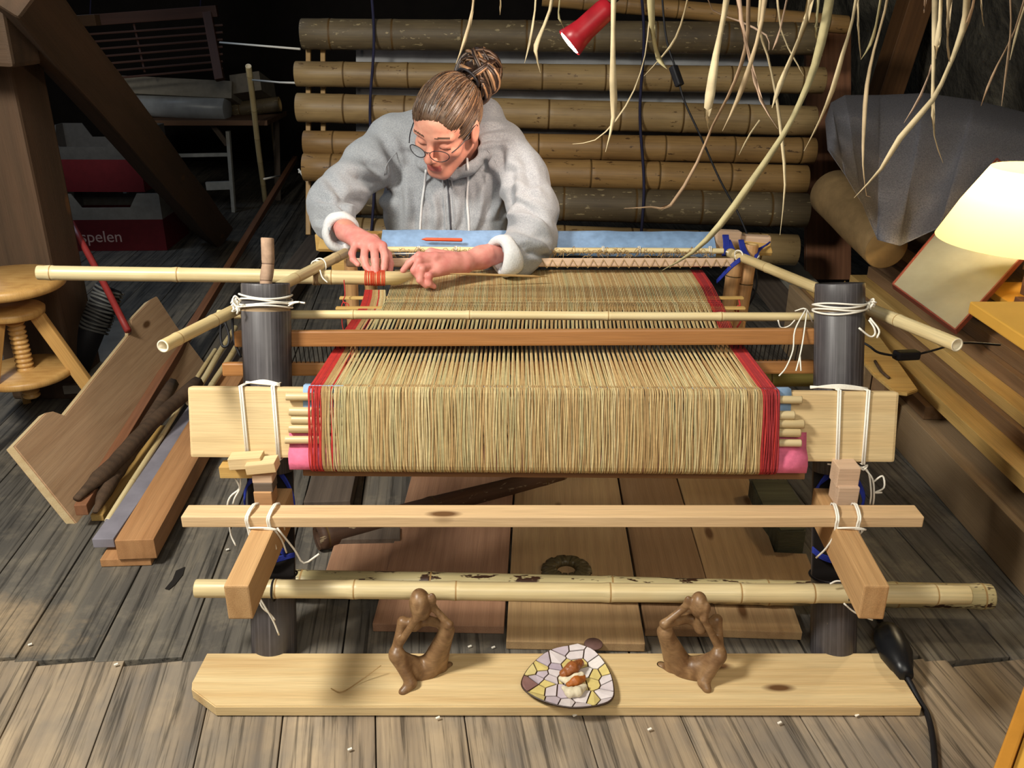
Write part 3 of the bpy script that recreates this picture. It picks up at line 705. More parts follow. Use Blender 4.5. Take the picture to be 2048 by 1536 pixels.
nd = lathe('netting_needle', [(0, 0.0006), (0.04, 0.003), (0.2, 0.003), (0.235, 0.0005)], M_creamn, frame(PD(900, 547, 2.12), PD(1080, 553, 2.16)), None, 8)
setp(nd, 'thin pointed wooden stick lying over the warp under the person\'s forearm', 'stick')
# ------------------------------------------------------------------ smooth bodies: blended distance fields turned into one closed surface
class Field:
    def __init__(s, lo, hi, h):
        s.lo = np.array(lo, dtype=np.float32); s.h = h
        s.n = np.ceil((np.array(hi)-s.lo)/h).astype(int)+1
        s.v = np.full(tuple(s.n), 0.5, dtype=np.float32)
    def _box(s, a, b):
        i0 = np.clip(np.floor((a-s.lo)/s.h).astype(int), 0, s.n-1); i1 = np.clip(np.ceil((b-s.lo)/s.h).astype(int)+1, 1, s.n)
        if (i1 <= i0).any(): return None
        g = np.meshgrid(*[s.lo[k]+s.h*np.arange(i0[k], i1[k], dtype=np.float32) for k in range(3)], indexing='ij', sparse=True)
        return tuple(slice(i0[k], i1[k]) for k in range(3)), g
    def _apply(s, sl, d, k, sub):
        c = s.v[sl]
        if sub:
            d = -d; h = np.clip(0.5-0.5*(c-d)/k, 0, 1); s.v[sl] = c*(1-h)+d*h+k*h*(1-h)
        else:
            h = np.clip(0.5+0.5*(c-d)/k, 0, 1); s.v[sl] = c*(1-h)+d*h-k*h*(1-h)
    def cap(s, a, b, ra, rb=None, k=0.01, sub=False):
        rb = ra if rb is None else rb; a = np.array(a, dtype=np.float32); b = np.array(b, dtype=np.float32); m = max(ra, rb)+k*1.5+3*s.h
        q = s._box(np.minimum(a, b)-m, np.maximum(a, b)+m)
        if q is None: return
        sl, g = q; ab = b-a; L2 = max(float(ab@ab), 1e-9)
        t = np.clip(((g[0]-a[0])*ab[0]+(g[1]-a[1])*ab[1]+(g[2]-a[2])*ab[2])/L2, 0, 1)
        d = np.sqrt((g[0]-a[0]-ab[0]*t)**2+(g[1]-a[1]-ab[1]*t)**2+(g[2]-a[2]-ab[2]*t)**2)-(ra+(rb-ra)*t)
        s._apply(sl, d, k, sub)
    def ell(s, c, r, rot=None, k=0.01, sub=False):
        c = np.array(c, dtype=np.float32); r = np.array(r, dtype=np.float32); m = float(r.max())+k*1.5+3*s.h
        q = s._box(c-m, c+m)
        if q is None: return
        sl, g = q; x, y, z = g[0]-c[0], g[1]-c[1], g[2]-c[2]
        if rot is None: X = (x, y, z)
        else: X = [rot[0][j]*x+rot[1][j]*y+rot[2][j]*z for j in range(3)]
        k0 = np.sqrt((X[0]/r[0])**2+(X[1]/r[1])**2+(X[2]/r[2])**2); k1 = np.sqrt((X[0]/r[0]**2)**2+(X[1]/r[1]**2)**2+(X[2]/r[2]**2)**2)+1e-6
        s._apply(sl, k0*(k0-1)/k1, k, sub)
    def chain(s, pts, rs, k=0.01):
        for i in range(len(pts)-1): s.cap(pts[i], pts[i+1], rs[i], rs[i+1], k)
    def mesh(s):
        v = s.v; S = v < 0; nx, ny, nz = v.shape; cx, cy, cz = nx-1, ny-1, nz-1
        cnt = np.zeros((cx, cy, cz), dtype=np.int8)
        for i in (0, 1):
            for j in (0, 1):
                for k in (0, 1): cnt += S[i:cx+i, j:cy+j, k:cz+k]
        act = np.argwhere((cnt > 0) & (cnt < 8)); idx = np.full((cx, cy, cz), -1, dtype=np.int64)
        idx[act[:, 0], act[:, 1], act[:, 2]] = np.arange(len(act))
        acc = np.zeros((len(act), 3)); num = np.zeros(len(act))
        cor = [(i, j, k) for i in (0, 1) for j in (0, 1) for k in (0, 1)]
        for a in cor:
            for ax in range(3):
                if a[ax]: continue
                b = list(a); b[ax] = 1
                va = v[act[:, 0]+a[0], act[:, 1]+a[1], act[:, 2]+a[2]]; vb = v[act[:, 0]+b[0], act[:, 1]+b[1], act[:, 2]+b[2]]
                m = (va < 0) != (vb < 0); t = va[m]/(va[m]-vb[m]); p = np.tile(np.array(a, dtype=float), (m.sum(), 1)); p[:, ax] += t
                acc[m] += p; num[m] += 1
        P = (acc/num[:, None]+act)*s.h+s.lo; Q = []
        for ax in range(3):
            o = [0, 0, 0]; o[ax] = 1
            A = S[:nx-o[0], :ny-o[1], :nz-o[2]]; B = S[o[0]:, o[1]:, o[2]:]
            e = np.argwhere(A != B); u, w = [(1, 2), (2, 0), (0, 1)][ax]
            ok = (e[:, u] > 0) & (e[:, w] > 0) & (e[:, u] < v.shape[u]-1) & (e[:, w] < v.shape[w]-1); e = e[ok]
            def at(du, dw):
                q = e.copy(); q[:, u] += du; q[:, w] += dw; return idx[q[:, 0], q[:, 1], q[:, 2]]
            f = np.stack([at(-1, -1), at(0, -1), at(0, 0), at(-1, 0)], 1); ins = A[e[:, 0], e[:, 1], e[:, 2]]; f[~ins] = f[~ins][:, ::-1]; Q.append(f)
        return P, np.concatenate(Q)
def np_mesh(name, P, Q, mats, parent=None, m=None, mi=None, origin=None):
    origin = Vector(P.mean(0)) if origin is None else Vector(origin)
    P = P-np.array(origin)
    me = bpy.data.meshes.new(name); me.vertices.add(len(P)); me.vertices.foreach_set('co', P.astype(np.float32).ravel())
    me.loops.add(Q.size); me.loops.foreach_set('vertex_index', Q.astype(np.int32).ravel()); me.polygons.add(len(Q))
    me.polygons.foreach_set('loop_start', np.arange(0, Q.size, 4, dtype=np.int32)); me.polygons.foreach_set('loop_total', np.full(len(Q), 4, dtype=np.int32))
    for x in (mats if isinstance(mats, list) else [mats]): me.materials.append(x)
    if mi is not None: me.polygons.foreach_set('material_index', mi.astype(np.int32))
    me.polygons.foreach_set('use_smooth', np.ones(len(Q), dtype=bool)); me.update(calc_edges=True); me.validate()
    return put(bpy.data.objects.new(name, me), Matrix.Translation(origin), parent)
def normals(P, Q):
    n = np.cross(P[Q[:, 2]]-P[Q[:, 0]], P[Q[:, 3]]-P[Q[:, 1]]); N = np.zeros_like(P)
    for k in range(4): np.add.at(N, Q[:, k], n)
    return N/(np.linalg.norm(N, axis=1)[:, None]+1e-12)
def relax(P, Q, it=2, f=0.5):
    for _ in range(it):
        A = np.zeros_like(P); c = np.zeros(len(P))
        for k in range(4):
            a, b = Q[:, k], Q[:, (k+1) % 4]; np.add.at(A, a, P[b]); np.add.at(A, b, P[a]); np.add.at(c, a, 1); np.add.at(c, b, 1)
        P = P*(1-f)+f*A/np.maximum(c, 1)[:, None]
    return P
# ------------------------------------------------------------------ person
def skin():
    t = NT('skin', 0.5, 0.4); a = t.noise(t.coord((1, 1, 1), rnd=False), 22, 4, 0.6); b = t.noise(t.coord((1, 1, 1), rnd=False), 5, 3)
    c = t.ramp(a, [(0.3, lin('#c98672')), (0.7, lin('#e0a68e'))]); c = t.mix(t.ramp(b, [(0.4, (0, 0, 0)), (0.7, (0.5,)*3)]), c, lin('#c9705f'))
    t.col(c); t.b.inputs['Subsurface Weight'].default_value = 0.12; t.b.inputs['Subsurface Radius'].default_value = (0.012, 0.005, 0.003); t.b.inputs['Subsurface Scale'].default_value = 0.6
    t.bump(t.noise(t.coord((1, 1, 1), rnd=False), 180, 3), 0.15, 0.001); return t.m
M_skin = skin(); M_lip = plain('lips', '#b4625a', 0.45, 0.05, 30)
M_hand = None
def hand_skin():
    t = NT('hand_skin', 0.5, 0.4); a = t.noise(t.coord((1, 1, 1), rnd=False), 26, 4, 0.6); t.col(t.ramp(a, [(0.3, lin('#cf7c74')), (0.7, lin('#e2a092'))]))
    t.b.inputs['Subsurface Weight'].default_value = 0.12; t.b.inputs['Subsurface Radius'].default_value = (0.012, 0.005, 0.003); t.b.inputs['Subsurface Scale'].default_value = 0.6
    t.bump(t.noise(t.coord((1, 1, 1), rnd=False), 160, 3), 0.2, 0.001); return t.m
M_hand = hand_skin()
M_lash = plain('lash_brow', '#5b4337', 0.8)
def hairm():
    t = NT('hair_mat', 0.42, 0.5); a = t.noise(t.coord((1, 1, 1), rnd=False), 14, 4); b = t.noise(t.coord((1, 1, 1), rnd=False), 70, 3)
    c = t.ramp(a, [(0.3, lin('#33241b')), (0.55, lin('#513a2a')), (0.75, lin('#6f5642'))]); c = t.mix(t.ramp(b, [(0.4, (0, 0, 0)), (0.7, (0.4,)*3)]), c, lin('#7a6650')); t.col(c); return t.m
M_hair = hairm(); M_hair2 = plain('hair_light', '#8c6a4c', 0.4, 0.15, 60, 0.5); M_hair3 = plain('hair_dark', '#2a1c14', 0.45, 0.15, 60, 0.5); M_hair4 = plain('hair_grey', '#74685e', 0.45, 0.15, 60, 0.5)
def fleece():
    t = NT('grey_fleece', 0.92, 0.2); a = t.noise(t.coord((1, 1, 1), rnd=False), 320, 3, 0.6); b = t.noise(t.coord((1, 1, 1), rnd=False), 9, 4)
    c = t.ramp(a, [(0.3, lin('#85888e')), (0.7, lin('#a9acb0'))]); c = t.mix(t.ramp(b, [(0.4, (0, 0, 0)), (0.7, (0.35,)*3)]), c, lin('#a8aaac')); t.col(c)
    t.b.inputs['Sheen Weight'].default_value = 0.25; t.bump(a, 0.3, 0.0015); return t.m
M_fleece = fleece(); M_cuff = plain('fleece_lining', '#d9dadb', 0.95, 0.08, 200, bump=0.5)
HC = PD(893, 249, 2.31)
TW = -FW
def cv(x, y, z): return (RT*x+UP*y+TW*z)
hf, hl, hu = cv(-.40, -.73, .555).normalized(), None, None
hl = cv(.92, -.27, .27); hl = (hl-hf*hl.dot(hf)).normalized(); hu = hf.cross(hl).normalized()
if hu.dot(UP) < 0: hu = -hu
def H(f, l, u): return HC+hf*f+hl*l+hu*u
HR = [[hf[i], hl[i], hu[i]] for i in range(3)]
def HRt(rot):   # head frame times small local rotation
    m = Matrix(HR) @ rot; return [[m[i][j] for j in range(3)] for i in range(3)]
hw, wr = {}, {}
SHL, SHR = PD(1035, 292, 2.47), PD(772, 290, 2.49)
EL, ER = PD(1074, 486, 2.33), PD(655, 412, 2.36)
WLh, WRh = PD(926, 526, 2.165), PD(692, 462, 2.23)
def build_body():
    lo = np.array(PD(600, 560, 2.0))*0; 
    pts = [SHL, SHR, EL, ER, WLh, WRh, H(0.13, 0, 0.12), H(-.13, 0, 0.12), PD(900, 600, 2.6), PD(900, 560, 2.05), PD(750, 560, 2.05)]
    A = np.array([list(p) for p in pts]); lo = A.min(0)-0.09; hi = A.max(0)+0.09
    F = Field(lo, hi, 0.0026)
    # trunk (inside the clothes) and neck
    F.ell(PD(900, 410, 2.61), (0.12, 0.07, 0.19), k=0.03)
    F.cap(PD(820, 300, 2.54), PD(980, 300, 2.54), 0.03, 0.03, k=0.03)
    nb = PD(925, 292, 2.50)
    F.cap(nb, H(-0.035, 0.0, -0.045), 0.056, 0.05, k=0.02)
    F.chain([PD(980, 300, 2.54), PD(1018, 300, 2.49), PD(1050, 350, 2.45), PD(1066, 420, 2.38), PD(1064, 484, 2.325)], [.022, .02, .02, .022, .026], k=.015)
    F.chain([PD(820, 300, 2.54), PD(782, 296, 2.51), PD(735, 334, 2.46), PD(690, 376, 2.40), PD(662, 412, 2.355)], [.022, .02, .02, .022, .026], k=.015)
    # head
    F.ell(H(-0.012, 0, 0.022), (0.096, 0.074, 0.088), HR, k=0.02)
    F.ell(H(0.036, 0, 0.030), (0.052, 0.062, 0.055), HR, k=0.02)
    F.ell(H(0.028, 0, -0.045), (0.056, 0.052, 0.062), HR, k=0.02)
    F.cap(H(0.068, -0.010, -0.098), H(0.068, 0.010, -0.098), 0.017, k=0.025)
    for s in (-1, 1):
        F.cap(H(-0.01, 0.052*s, -0.058), H(0.062, 0.014*s, -0.100), 0.014, 0.014, k=0.022)
        F.ell(H(0.056, 0.043*s, -0.028), (0.022, 0.02, 0.018), HR, k=0.022)
        F.cap(H(0.083, 0.012*s, 0.018), H(0.072, 0.048*s, 0.018), 0.0085, 0.007, k=0.014)
        F.ell(H(0.093, 0.032*s, -0.003), (0.014, 0.016, 0.011), HR, k=0.012, sub=True)
        F.ell(H(0.073, 0.031*s, -0.004), (0.0125, 0.0150, 0.0115), HR, k=0.005)
    F.cap(H(0.083, 0, 0.010), H(0.108, 0, -0.030), 0.0075, 0.0105, k=0.012)
    F.ell(H(0.110, 0, -0.035), (0.0105, 0.0105, 0.009), HR, k=0.006)
    for s in (-1, 1): F.ell(H(0.100, 0.0125*s, -0.038), (0.0095, 0.0068, 0.0075), HR, k=0.005)
    for s in (-1, 1): F.ell(H(0.104, 0.006*s, -0.0465), (0.005, 0.0032, 0.004), HR, k=0.002, sub=True)
    F.ell(H(0.078, 0, -0.066), (0.020, 0.024, 0.022), HR, k=0.014)
    F.cap(H(0.091, -0.013, -0.0635), H(0.091, 0.013, -0.0635), 0.0045, k=0.007); F.cap(H(0.089, -0.011, -0.0735), H(0.089, 0.011, -0.0735), 0.0052, k=0.007)
    F.cap(H(0.100, -0.020, -0.0685), H(0.100, 0.020, -0.0685), 0.0022, k=0.002, sub=True)
    for s in (-1, 1):
        er = HRt(Matrix.Rotation(-0.35, 3, 'Y'))
        F.ell(H(-0.004, 0.079*s, -0.006), (0.0185, 0.0085, 0.031), er, k=0.006)
        F.ell(H(0.000, 0.087*s, -0.003), (0.0105, 0.0065, 0.019), er, k=0.004, sub=True)
    # left hand (forearm bare)
    def arm(e, w, r0, r1): F.chain([e, e.lerp(w, .35), e.lerp(w, .75), w], [r0, r0*1.02, r1*1.12, r1], k=0.015)
    arm(PD(1064, 484, 2.325), WLh, 0.030, 0.0235); arm(PD(662, 412, 2.355), WRh, 0.028, 0.023)
    px = lambda u, v, d: PD(u, v, d)
    # left hand: palm from wrist towards picture left, resting on warp
    kn = [px(872, 513, 2.118), px(866, 522, 2.122), px(864, 533, 2.120), px(868, 545, 2.118)]
    for q in kn: F.cap(WLh, q, 0.0205, 0.0115, k=0.012)
    F.cap(px(905, 522, 2.145), px(878, 536, 2.125), 0.021, 0.014, k=0.012)
    fing = [([kn[0], px(838, 511, 2.108), px(818, 526, 2.112), px(806, 541, 2.116)], (.0098, .0092, .0082, .0072)),
            ([kn[1], px(838, 522, 2.098), px(828, 541, 2.10), px(838, 556, 2.108)], (.0100, .0095, .0085, .0074)),
            ([kn[2], px(844, 538, 2.094), px(840, 560, 2.098), px(852, 571, 2.108)], (.0098, .0094, .0084, .0074)),
            ([kn[3], px(858, 552, 2.096), px(858, 567, 2.102), px(868, 573, 2.112)], (.0090, .0084, .0076, .0066)),
            ([px(898, 512, 2.150), px(862, 505, 2.145), px(838, 521, 2.14), px(820, 533, 2.135)], (.0125, .0110, .0096, .0080))]
    for P_, r_ in fing: F.chain(P_, r_, k=0.004)
    # right hand: hanging down, back to the viewer
    kr = [px(765, 492, 2.150), px(748, 494, 2.145), px(730, 493, 2.148), px(711, 489, 2.155)]
    for q in kr: F.cap(WRh, q, 0.021, 0.0115, k=0.012)
    F.cap(px(712, 474, 2.2), px(742, 484, 2.16), 0.020, 0.016, k=0.012)
    fr_ = [([kr[0], px(770, 514, 2.135), px(768, 534, 2.128), px(764, 548, 2.122)], (.0100, .0094, .0084, .0072)),
           ([kr[1], px(750, 520, 2.122), px(751, 536, 2.115), px(752, 549, 2.112)], (.0102, .0096, .0085, .0073)),
           ([kr[2], px(728, 517, 2.125), px(732, 532, 2.118), px(739, 543, 2.114)], (.0098, .0094, .0083, .0072)),
           ([kr[3], px(704, 507, 2.140), px(706, 519, 2.132), px(716, 529, 2.128)], (.0090, .0084, .0075, .0066)),
           ([px(748, 478, 2.185), px(775, 510, 2.175), px(780, 528, 2.165), px(779, 545, 2.155)], (.0125, .0108, .0094, .0078))]
    for P_, r_ in fr_: F.chain(P_, r_, k=0.004)
    P, Q = F.mesh(); P = relax(P, Q, 1, 0.4)
    # material zones: hands, lips, lashes and brows
    c = P[Q].mean(1); mi = np.zeros(len(Q), dtype=int)
    rel = c-np.array(HC); f = rel@np.array(hf); l = rel@np.array(hl); u = rel@np.array(hu)
    head = (np.abs(f) < .14) & (np.abs(l) < .11) & (np.abs(u) < .13)
    mi[~head & (c[:, 2] < PD(900, 430, 2.3)[2])] = 1
    mi[head & (f > .085) & (np.abs(l) < .021) & (np.abs(u+.0685) < .0095) & (f > 0.088)] = 2
    la = np.abs(l)
    mi[head & (f > .06) & (la > .014) & (la < .050) & (np.abs(u-0.0205-(0.004-0.16*(la-.032)**2*20)) < .0024)] = 3
    mi[head & (f > .06) & (la > .018) & (la < .046) & (np.abs(u+0.0115+3.5*(la-.031)**2) < .0016)] = 3
    return P, Q, mi
P_, Q_, mi_ = build_body()
person = empty('person', (PD(890, 460, 2.58).x, PD(890, 460, 2.58).y, 0.0), 'person in grey hooded sweatshirt and glasses, hair in a bun, bent over the warp', 'person')
body = np_mesh('body', P_, Q_, [M_skin, M_hand, M_lip, M_lash], person, mi=mi_)
# ---- sweatshirt
def build_hoodie():
    pts = [SHL, SHR, EL, ER, PD(1000, 520, 2.2), PD(690, 470, 2.2), H(-.12, 0, 0), PD(900, 640, 2.75), PD(900, 560, 2.4)]
    A = np.array([list(p) for p in pts]); lo = A.min(0)-0.11; hi = A.max(0)+0.11
    F = Field(lo, hi, 0.0045)
    F.chain([PD(835, 300, 2.54), PD(845, 400, 2.58), PD(848, 560, 2.66)], [0.092, 0.100, 0.108], k=0.06)
    F.chain([PD(965, 300, 2.54), PD(955, 400, 2.58), PD(948, 560, 2.66)], [0.092, 0.100, 0.108], k=0.06)
    F.cap(PD(900, 330, 2.55), PD(900, 560, 2.66), 0.105, 0.115, k=0.05)
    F.cap(PD(790, 274, 2.51), PD(996, 288, 2.50), 0.062, 0.058, k=0.04)
    F.cap(PD(860, 268, 2.52), PD(965, 268, 2.53), 0.07, 0.055, k=0.03)
    # sleeves
    F.chain([PD(1008, 306, 2.49), PD(1044, 355, 2.45), PD(1066, 420, 2.38), PD(1064, 484, 2.325)], [0.070, 0.064, 0.062, 0.062], k=0.035)
    F.chain([PD(1064, 484, 2.325), PD(1040, 505, 2.26), PD(1014, 510, 2.215)], [0.060, 0.054, 0.047], k=0.03)
    F.chain([PD(782, 290, 2.51), PD(735, 330, 2.46), PD(690, 375, 2.40), PD(662, 412, 2.355)], [0.070, 0.062, 0.058, 0.056], k=0.035)
    F.chain([PD(662, 412, 2.355), PD(668, 440, 2.31), PD(682, 462, 2.265)], [0.056, 0.050, 0.043], k=0.03)
    # hood bunched behind the head, collar lips
    F.chain([PD(850, 268, 2.50), PD(880, 235, 2.56), PD(935, 222, 2.55), PD(972, 228, 2.51), PD(978, 268, 2.46)], [0.028, 0.036, 0.042, 0.036, 0.030], k=0.03)
    F.chain([PD(980, 266, 2.46), PD(965, 300, 2.435), PD(935, 335, 2.42), PD(905, 352, 2.43)], [0.030, 0.022, 0.018, 0.014], k=0.02)
    F.chain([PD(826, 275, 2.47), PD(850, 325, 2.43), PD(880, 350, 2.43)], [0.022, 0.018, 0.014], k=0.02)
    # open neck
    F.ell(PD(918, 300, 2.45), (0.060, 0.075, 0.060), k=0.012, sub=True)
    F.ell(H(-0.01, 0, 0.01), (0.103, 0.083, 0.098), HR, k=0.012, sub=True)
    # sleeve openings
    d1 = (WLh-PD(1014, 510, 2.215)).normalized(); c1 = PD(1014, 510, 2.215)+d1*0.043
    F.cap(c1-d1*0.01, c1+d1*0.06, 0.036, 0.036, k=0.004, sub=True)
    d2 = (WRh-PD(668, 440, 2.31)).normalized(); c2 = PD(682, 462, 2.265)+d2*0.036
    F.cap(c2-d2*0.01, c2+d2*0.06, 0.034, 0.034, k=0.004, sub=True)
    P, Q = F.mesh(); P = relax(P, Q, 2, 0.5); N = normals(P, Q)
    # folds
    rel = P-np.array(CAM); zc = rel@np.array(FW); U = 1024+F_PX*(rel@np.array(RT))/zc; Vv = 768-F_PX*(rel@np.array(UP))/zc
    toward = np.clip(-(N@np.array(FW))*2.5+.2, 0, 1)
    def fold(a, b, wid, depth):
        ax, ay = a; bx_, by_ = b; L = math.hypot(bx_-ax, by_-ay); dx, dy = (bx_-ax)/L, (by_-ay)/L
        t = ((U-ax)*dx+(Vv-ay)*dy)/L; d = np.abs(-(U-ax)*dy+(Vv-ay)*dx+ L*0.08*np.sin(t*math.pi))/F_PX*zc
        e = np.clip(np.minimum(t*3.5+.25, (1-t)*3.5+.25), 0, 1)
        return depth*e*toward*(np.exp(-(d/wid)**2)-0.45*np.exp(-((d-2.0*wid)/(wid))**2))
    D = np.zeros(len(P))
    FO = [((1000, 280), (975, 430), .012, -.014), ((1040, 300), (1060, 400), .011, -.007), ((1020, 330), (1000, 440), .012, -.014), ((985, 290), (955, 400), .009, .007),
          ((1015, 400), (1090, 440), .010, -.011), ((1010, 372), (1092, 392), .010, .008), ((1010, 430), (1095, 462), .009, .010), ((1020, 455), (1100, 482), .009, -.012), ((1035, 482), (1100, 505), .008, .009), ((1050, 505), (1100, 520), .007, -.008), ((1000, 345), (1070, 350), .010, -.007),
          ((700, 345), (790, 400), .011, -.015), ((690, 372), (780, 420), .010, .011), ((680, 395), (750, 432), .009, -.014), ((650, 350), (690, 430), .011, -.009), ((735, 295), (800, 380), .013, .009), ((630, 415), (700, 437), .009, .010), ((630, 395), (690, 418), .008, -.010), ((782, 320), (795, 460), .012, -.012), ((760, 270), (790, 340), .012, -.008), ((725, 320), (770, 370), .009, -.008), ((625, 440), (680, 452), .008, -.008),
          ((925, 360), (918, 470), .010, -.009), ((958, 350), (945, 470), .010, .009), ((820, 370), (828, 470), .011, -.008), ((862, 380), (866, 470), .010, .008), ((945, 268), (1010, 256), .009, -.009), ((950, 300), (1020, 290), .008, .008), ((968, 320), (990, 390), .009, -.010), ((800, 300), (850, 330), .010, -.008), ((880, 400), (884, 470), .008, -.006)]
    for (a, b, w, dep) in FO: D += fold(a, b, w, dep)
    nz = np.array([mnoise.fractal(Vector((x*9, y*9, z*13)), 1.0, 2.0, 3) for x, y, z in P]) if len(P) < 160000 else 0
    D = D + 0.006*nz
    P = P+N*D[:, None]; P = relax(P, Q, 1, 0.3)
    return P, Q, (c1, d1), (c2, d2)
Ph, Qh, cf1, cf2 = build_hoodie()
hood = np_mesh('hooded_sweatshirt', Ph, Qh, M_fleece, person)
bvh = BVHTree.FromPolygons([tuple(p) for p in Ph], [tuple(q) for q in Qh.tolist()])
def on_hood(u, v, off=0.003):
    r = ray(u, v).normalized(); h = bvh.ray_cast(CAM, r)
    return (h[0]-r*off) if h[0] else PD(u, v, 2.42)
# rolled cuffs
def cuff(c, d, r, th, w, par):
    d = d.normalized(); N = d.orthogonal().normalized(); B = d.cross(N); V, Fc = [], []; n = 48; pf = [(-w, -th*.2), (-w*.9, th*.7), (-w*.3, th), (w*.5, th*1.05), (w, th*.5), (w, -th*.4), (w*.3, -th*.8), (-w*.8, -th*.8)]
    for i in range(n):
        a = 2*math.pi*i/n; k = 1+0.09*math.sin(a*3+1)+.05*math.sin(a*7); 
        for (x, y) in pf:
            rr = (r+y*k*1.1); V.append(c+d*(x*(1+.25*math.sin(a*2+1)))+(N*math.cos(a)+B*math.sin(a))*rr*(1+0.05*math.sin(2*a)))
    m = len(pf)
    for i in range(n):
        for j in range(m): Fc.append((i*m+j, ((i+1) % n)*m+j, ((i+1) % n)*m+(j+1) % m, i*m+(j+1) % m))
    o = mesh_obj('rolled_cuff', V, Fc, M_cuff, Matrix(), par, True); s = o.modifiers.new('s', 'SUBSURF'); s.levels = s.render_levels = 1; return o
cuff(PD(1010, 512, 2.210), cf1[1], 0.0405, 0.013, 0.024, hood); cuff(PD(681, 463, 2.262), cf2[1], 0.038, 0.011, 0.021, hood)
# zip, placket, drawstrings
zp = [on_hood(u, v, 0.001) for u, v in ((893, 352), (896, 375), (898, 400), (900, 430), (902, 462))]
tube('zip', zp, 0.0028, plain('zip_metal', '#4a4a50', 0.4), hood, 6)
for du in (-9, 9): tube('zip_placket', [on_hood(u+du, v, 0.0005) for u, v in ((893, 352), (896, 375), (898, 400), (900, 430), (902, 462))], 0.0024, M_fleece, hood, 6)
tube('drawstring', [on_hood(u, v, 0.003) for u, v in ((852, 340), (849, 370), (844, 405), (841, 440), (840, 462))], 0.0034, M_cuff, hood, 6)
tube('drawstring', [on_hood(u, v, 0.003) for u, v in ((933, 306), (935, 330), (936, 360), (934, 400), (937, 440), (938, 470))], 0.0036, M_cuff, hood, 6)
tube('seam', [on_hood(u, v, 0.0) for u, v in ((793, 305), (776, 325), (768, 350), (775, 380))], 0.0011, M_fleece, hood, 5)
tube('seam', [on_hood(u, v, 0.0) for u, v in ((975, 300), (990, 322), (1000, 350), (1006, 385))], 0.0011, M_fleece, hood, 5)
# trousers and shoes under the loom
def legs():
    hip = PD(900, 540, 2.68); hz = 0.36; F = Field((-0.5, 1.85, -0.02), (0.22, hip.y+0.25, 0.62), 0.008)
    hx = hip.x; hy = hip.y+0.02
    F.ell((hx, hy, hz+0.05), (0.16, 0.11, 0.12), k=0.03)
    for s in (-1, 1):
        k_ = (hx+0.16*s, hy-0.42, 0.42); a_ = (hx+0.13*s, hy-0.22, 0.09)
        F.chain([(hx+0.08*s, hy, hz), k_, a_], [0.085, 0.062, 0.045], k=0.03)
    P, Q = F.mesh(); P = relax(P, Q, 2); o = np_mesh('trousers', P, Q, plain('dark_trousers', '#23262e', 0.9), person)
    for s in (-1, 1):
        F = Field((hx+0.13*s-.09, hy-0.50, -0.005), (hx+0.13*s+.09, hy-0.10, 0.16), 0.006)
        F.ell((hx+0.13*s, hy-0.22, 0.065), (0.04, 0.055, 0.055), k=0.02); F.ell((hx+0.13*s, hy-0.32, 0.042), (0.043, 0.105, 0.038), k=0.02)
        P, Q = F.mesh(); P[:, 2] = np.maximum(P[:, 2], 0.003); np_mesh('shoe', P, Q, plain('black_shoe', '#15151a', 0.6), person)
    return hx, hy, hz
hx, hy, hz = legs()
st_ = empty('low_bench', (hx, hy, 0), 'low plain wooden bench the person sits on behind the loom', 'bench')
beam('seat', (hx-0.22, hy+0.03, 0.25), (hx+0.22, hy+0.03, 0.25), 0.24, 0.03, M_brownw, st_)
for sx in (-1, 1):
    for sy in (-1, 1): beam('leg', (hx+0.18*sx, hy+0.03+0.08*sy, 0.001), (hx+0.18*sx, hy+0.03+0.08*sy, 0.235), 0.035, 0.035, M_brownw, st_, up=(1, 0, 0))
# ---- hair
def build_hair():
    A = np.array([list(H(f, l, u)) for f in (-.2, .12) for l in (-.13, .13) for u in (-.13, .2)]); F = Field(A.min(0), A.max(0), 0.0028)
    F.ell(H(-0.018, 0, 0.028), (0.103, 0.081, 0.093), HR, k=0.01)
    F.ell(H(0.026, 0, 0.046), (0.054, 0.066, 0.048), HR, k=0.02)
    # face, ears and nape stay free
    F.ell(H(0.103, 0, -0.002), (0.072, 0.070, 0.066), HR, k=0.008, sub=True)
    F.ell(H(0.050, 0.0, -0.095), (0.112, 0.14, 0.088), HR, k=0.006, sub=True)
    for s in (-1, 1): F.ell(H(0.010, 0.090*s, -0.020), (0.028, 0.022, 0.032), HR, k=0.004, sub=True)
    P, Q = F.mesh(); return relax(P, Q, 2)*1.0, Q
Pc, Qc = build_hair()
# combed ridges that run back to the bun
BUN = PD(957, 148, 2.335)
bunL = np.array([(BUN-HC).dot(hf), (BUN-HC).dot(hl), (BUN-HC).dot(hu)])
rel = Pc-np.array(HC); q = np.stack([rel@np.array(hf), rel@np.array(hl), rel@np.array(hu)], 1)
ax_ = bunL/np.linalg.norm(bunL); e1 = np.cross(ax_, [0, 1, 0]); e1 /= np.linalg.norm(e1); e2 = np.cross(ax_, e1)
ang = np.arctan2(q@e2, q@e1); Nn = normals(Pc, Qc)
Pc = Pc+Nn*(0.0004*np.sin(ang*47+2*np.sin(ang*5))+0.0005*np.sin(ang*97+1)+0.0014*np.sin(ang*9+1.5*np.sin(ang*3)))[:, None]
hair = np_mesh('hair', Pc, Qc, M_hair, person)
hb = BVHTree.FromPolygons([tuple(p) for p in Pc], [tuple(x) for x in Qc.tolist()])
V, Fc, mi = [], [], []
ctr = H(-0.01, 0, 0.0)
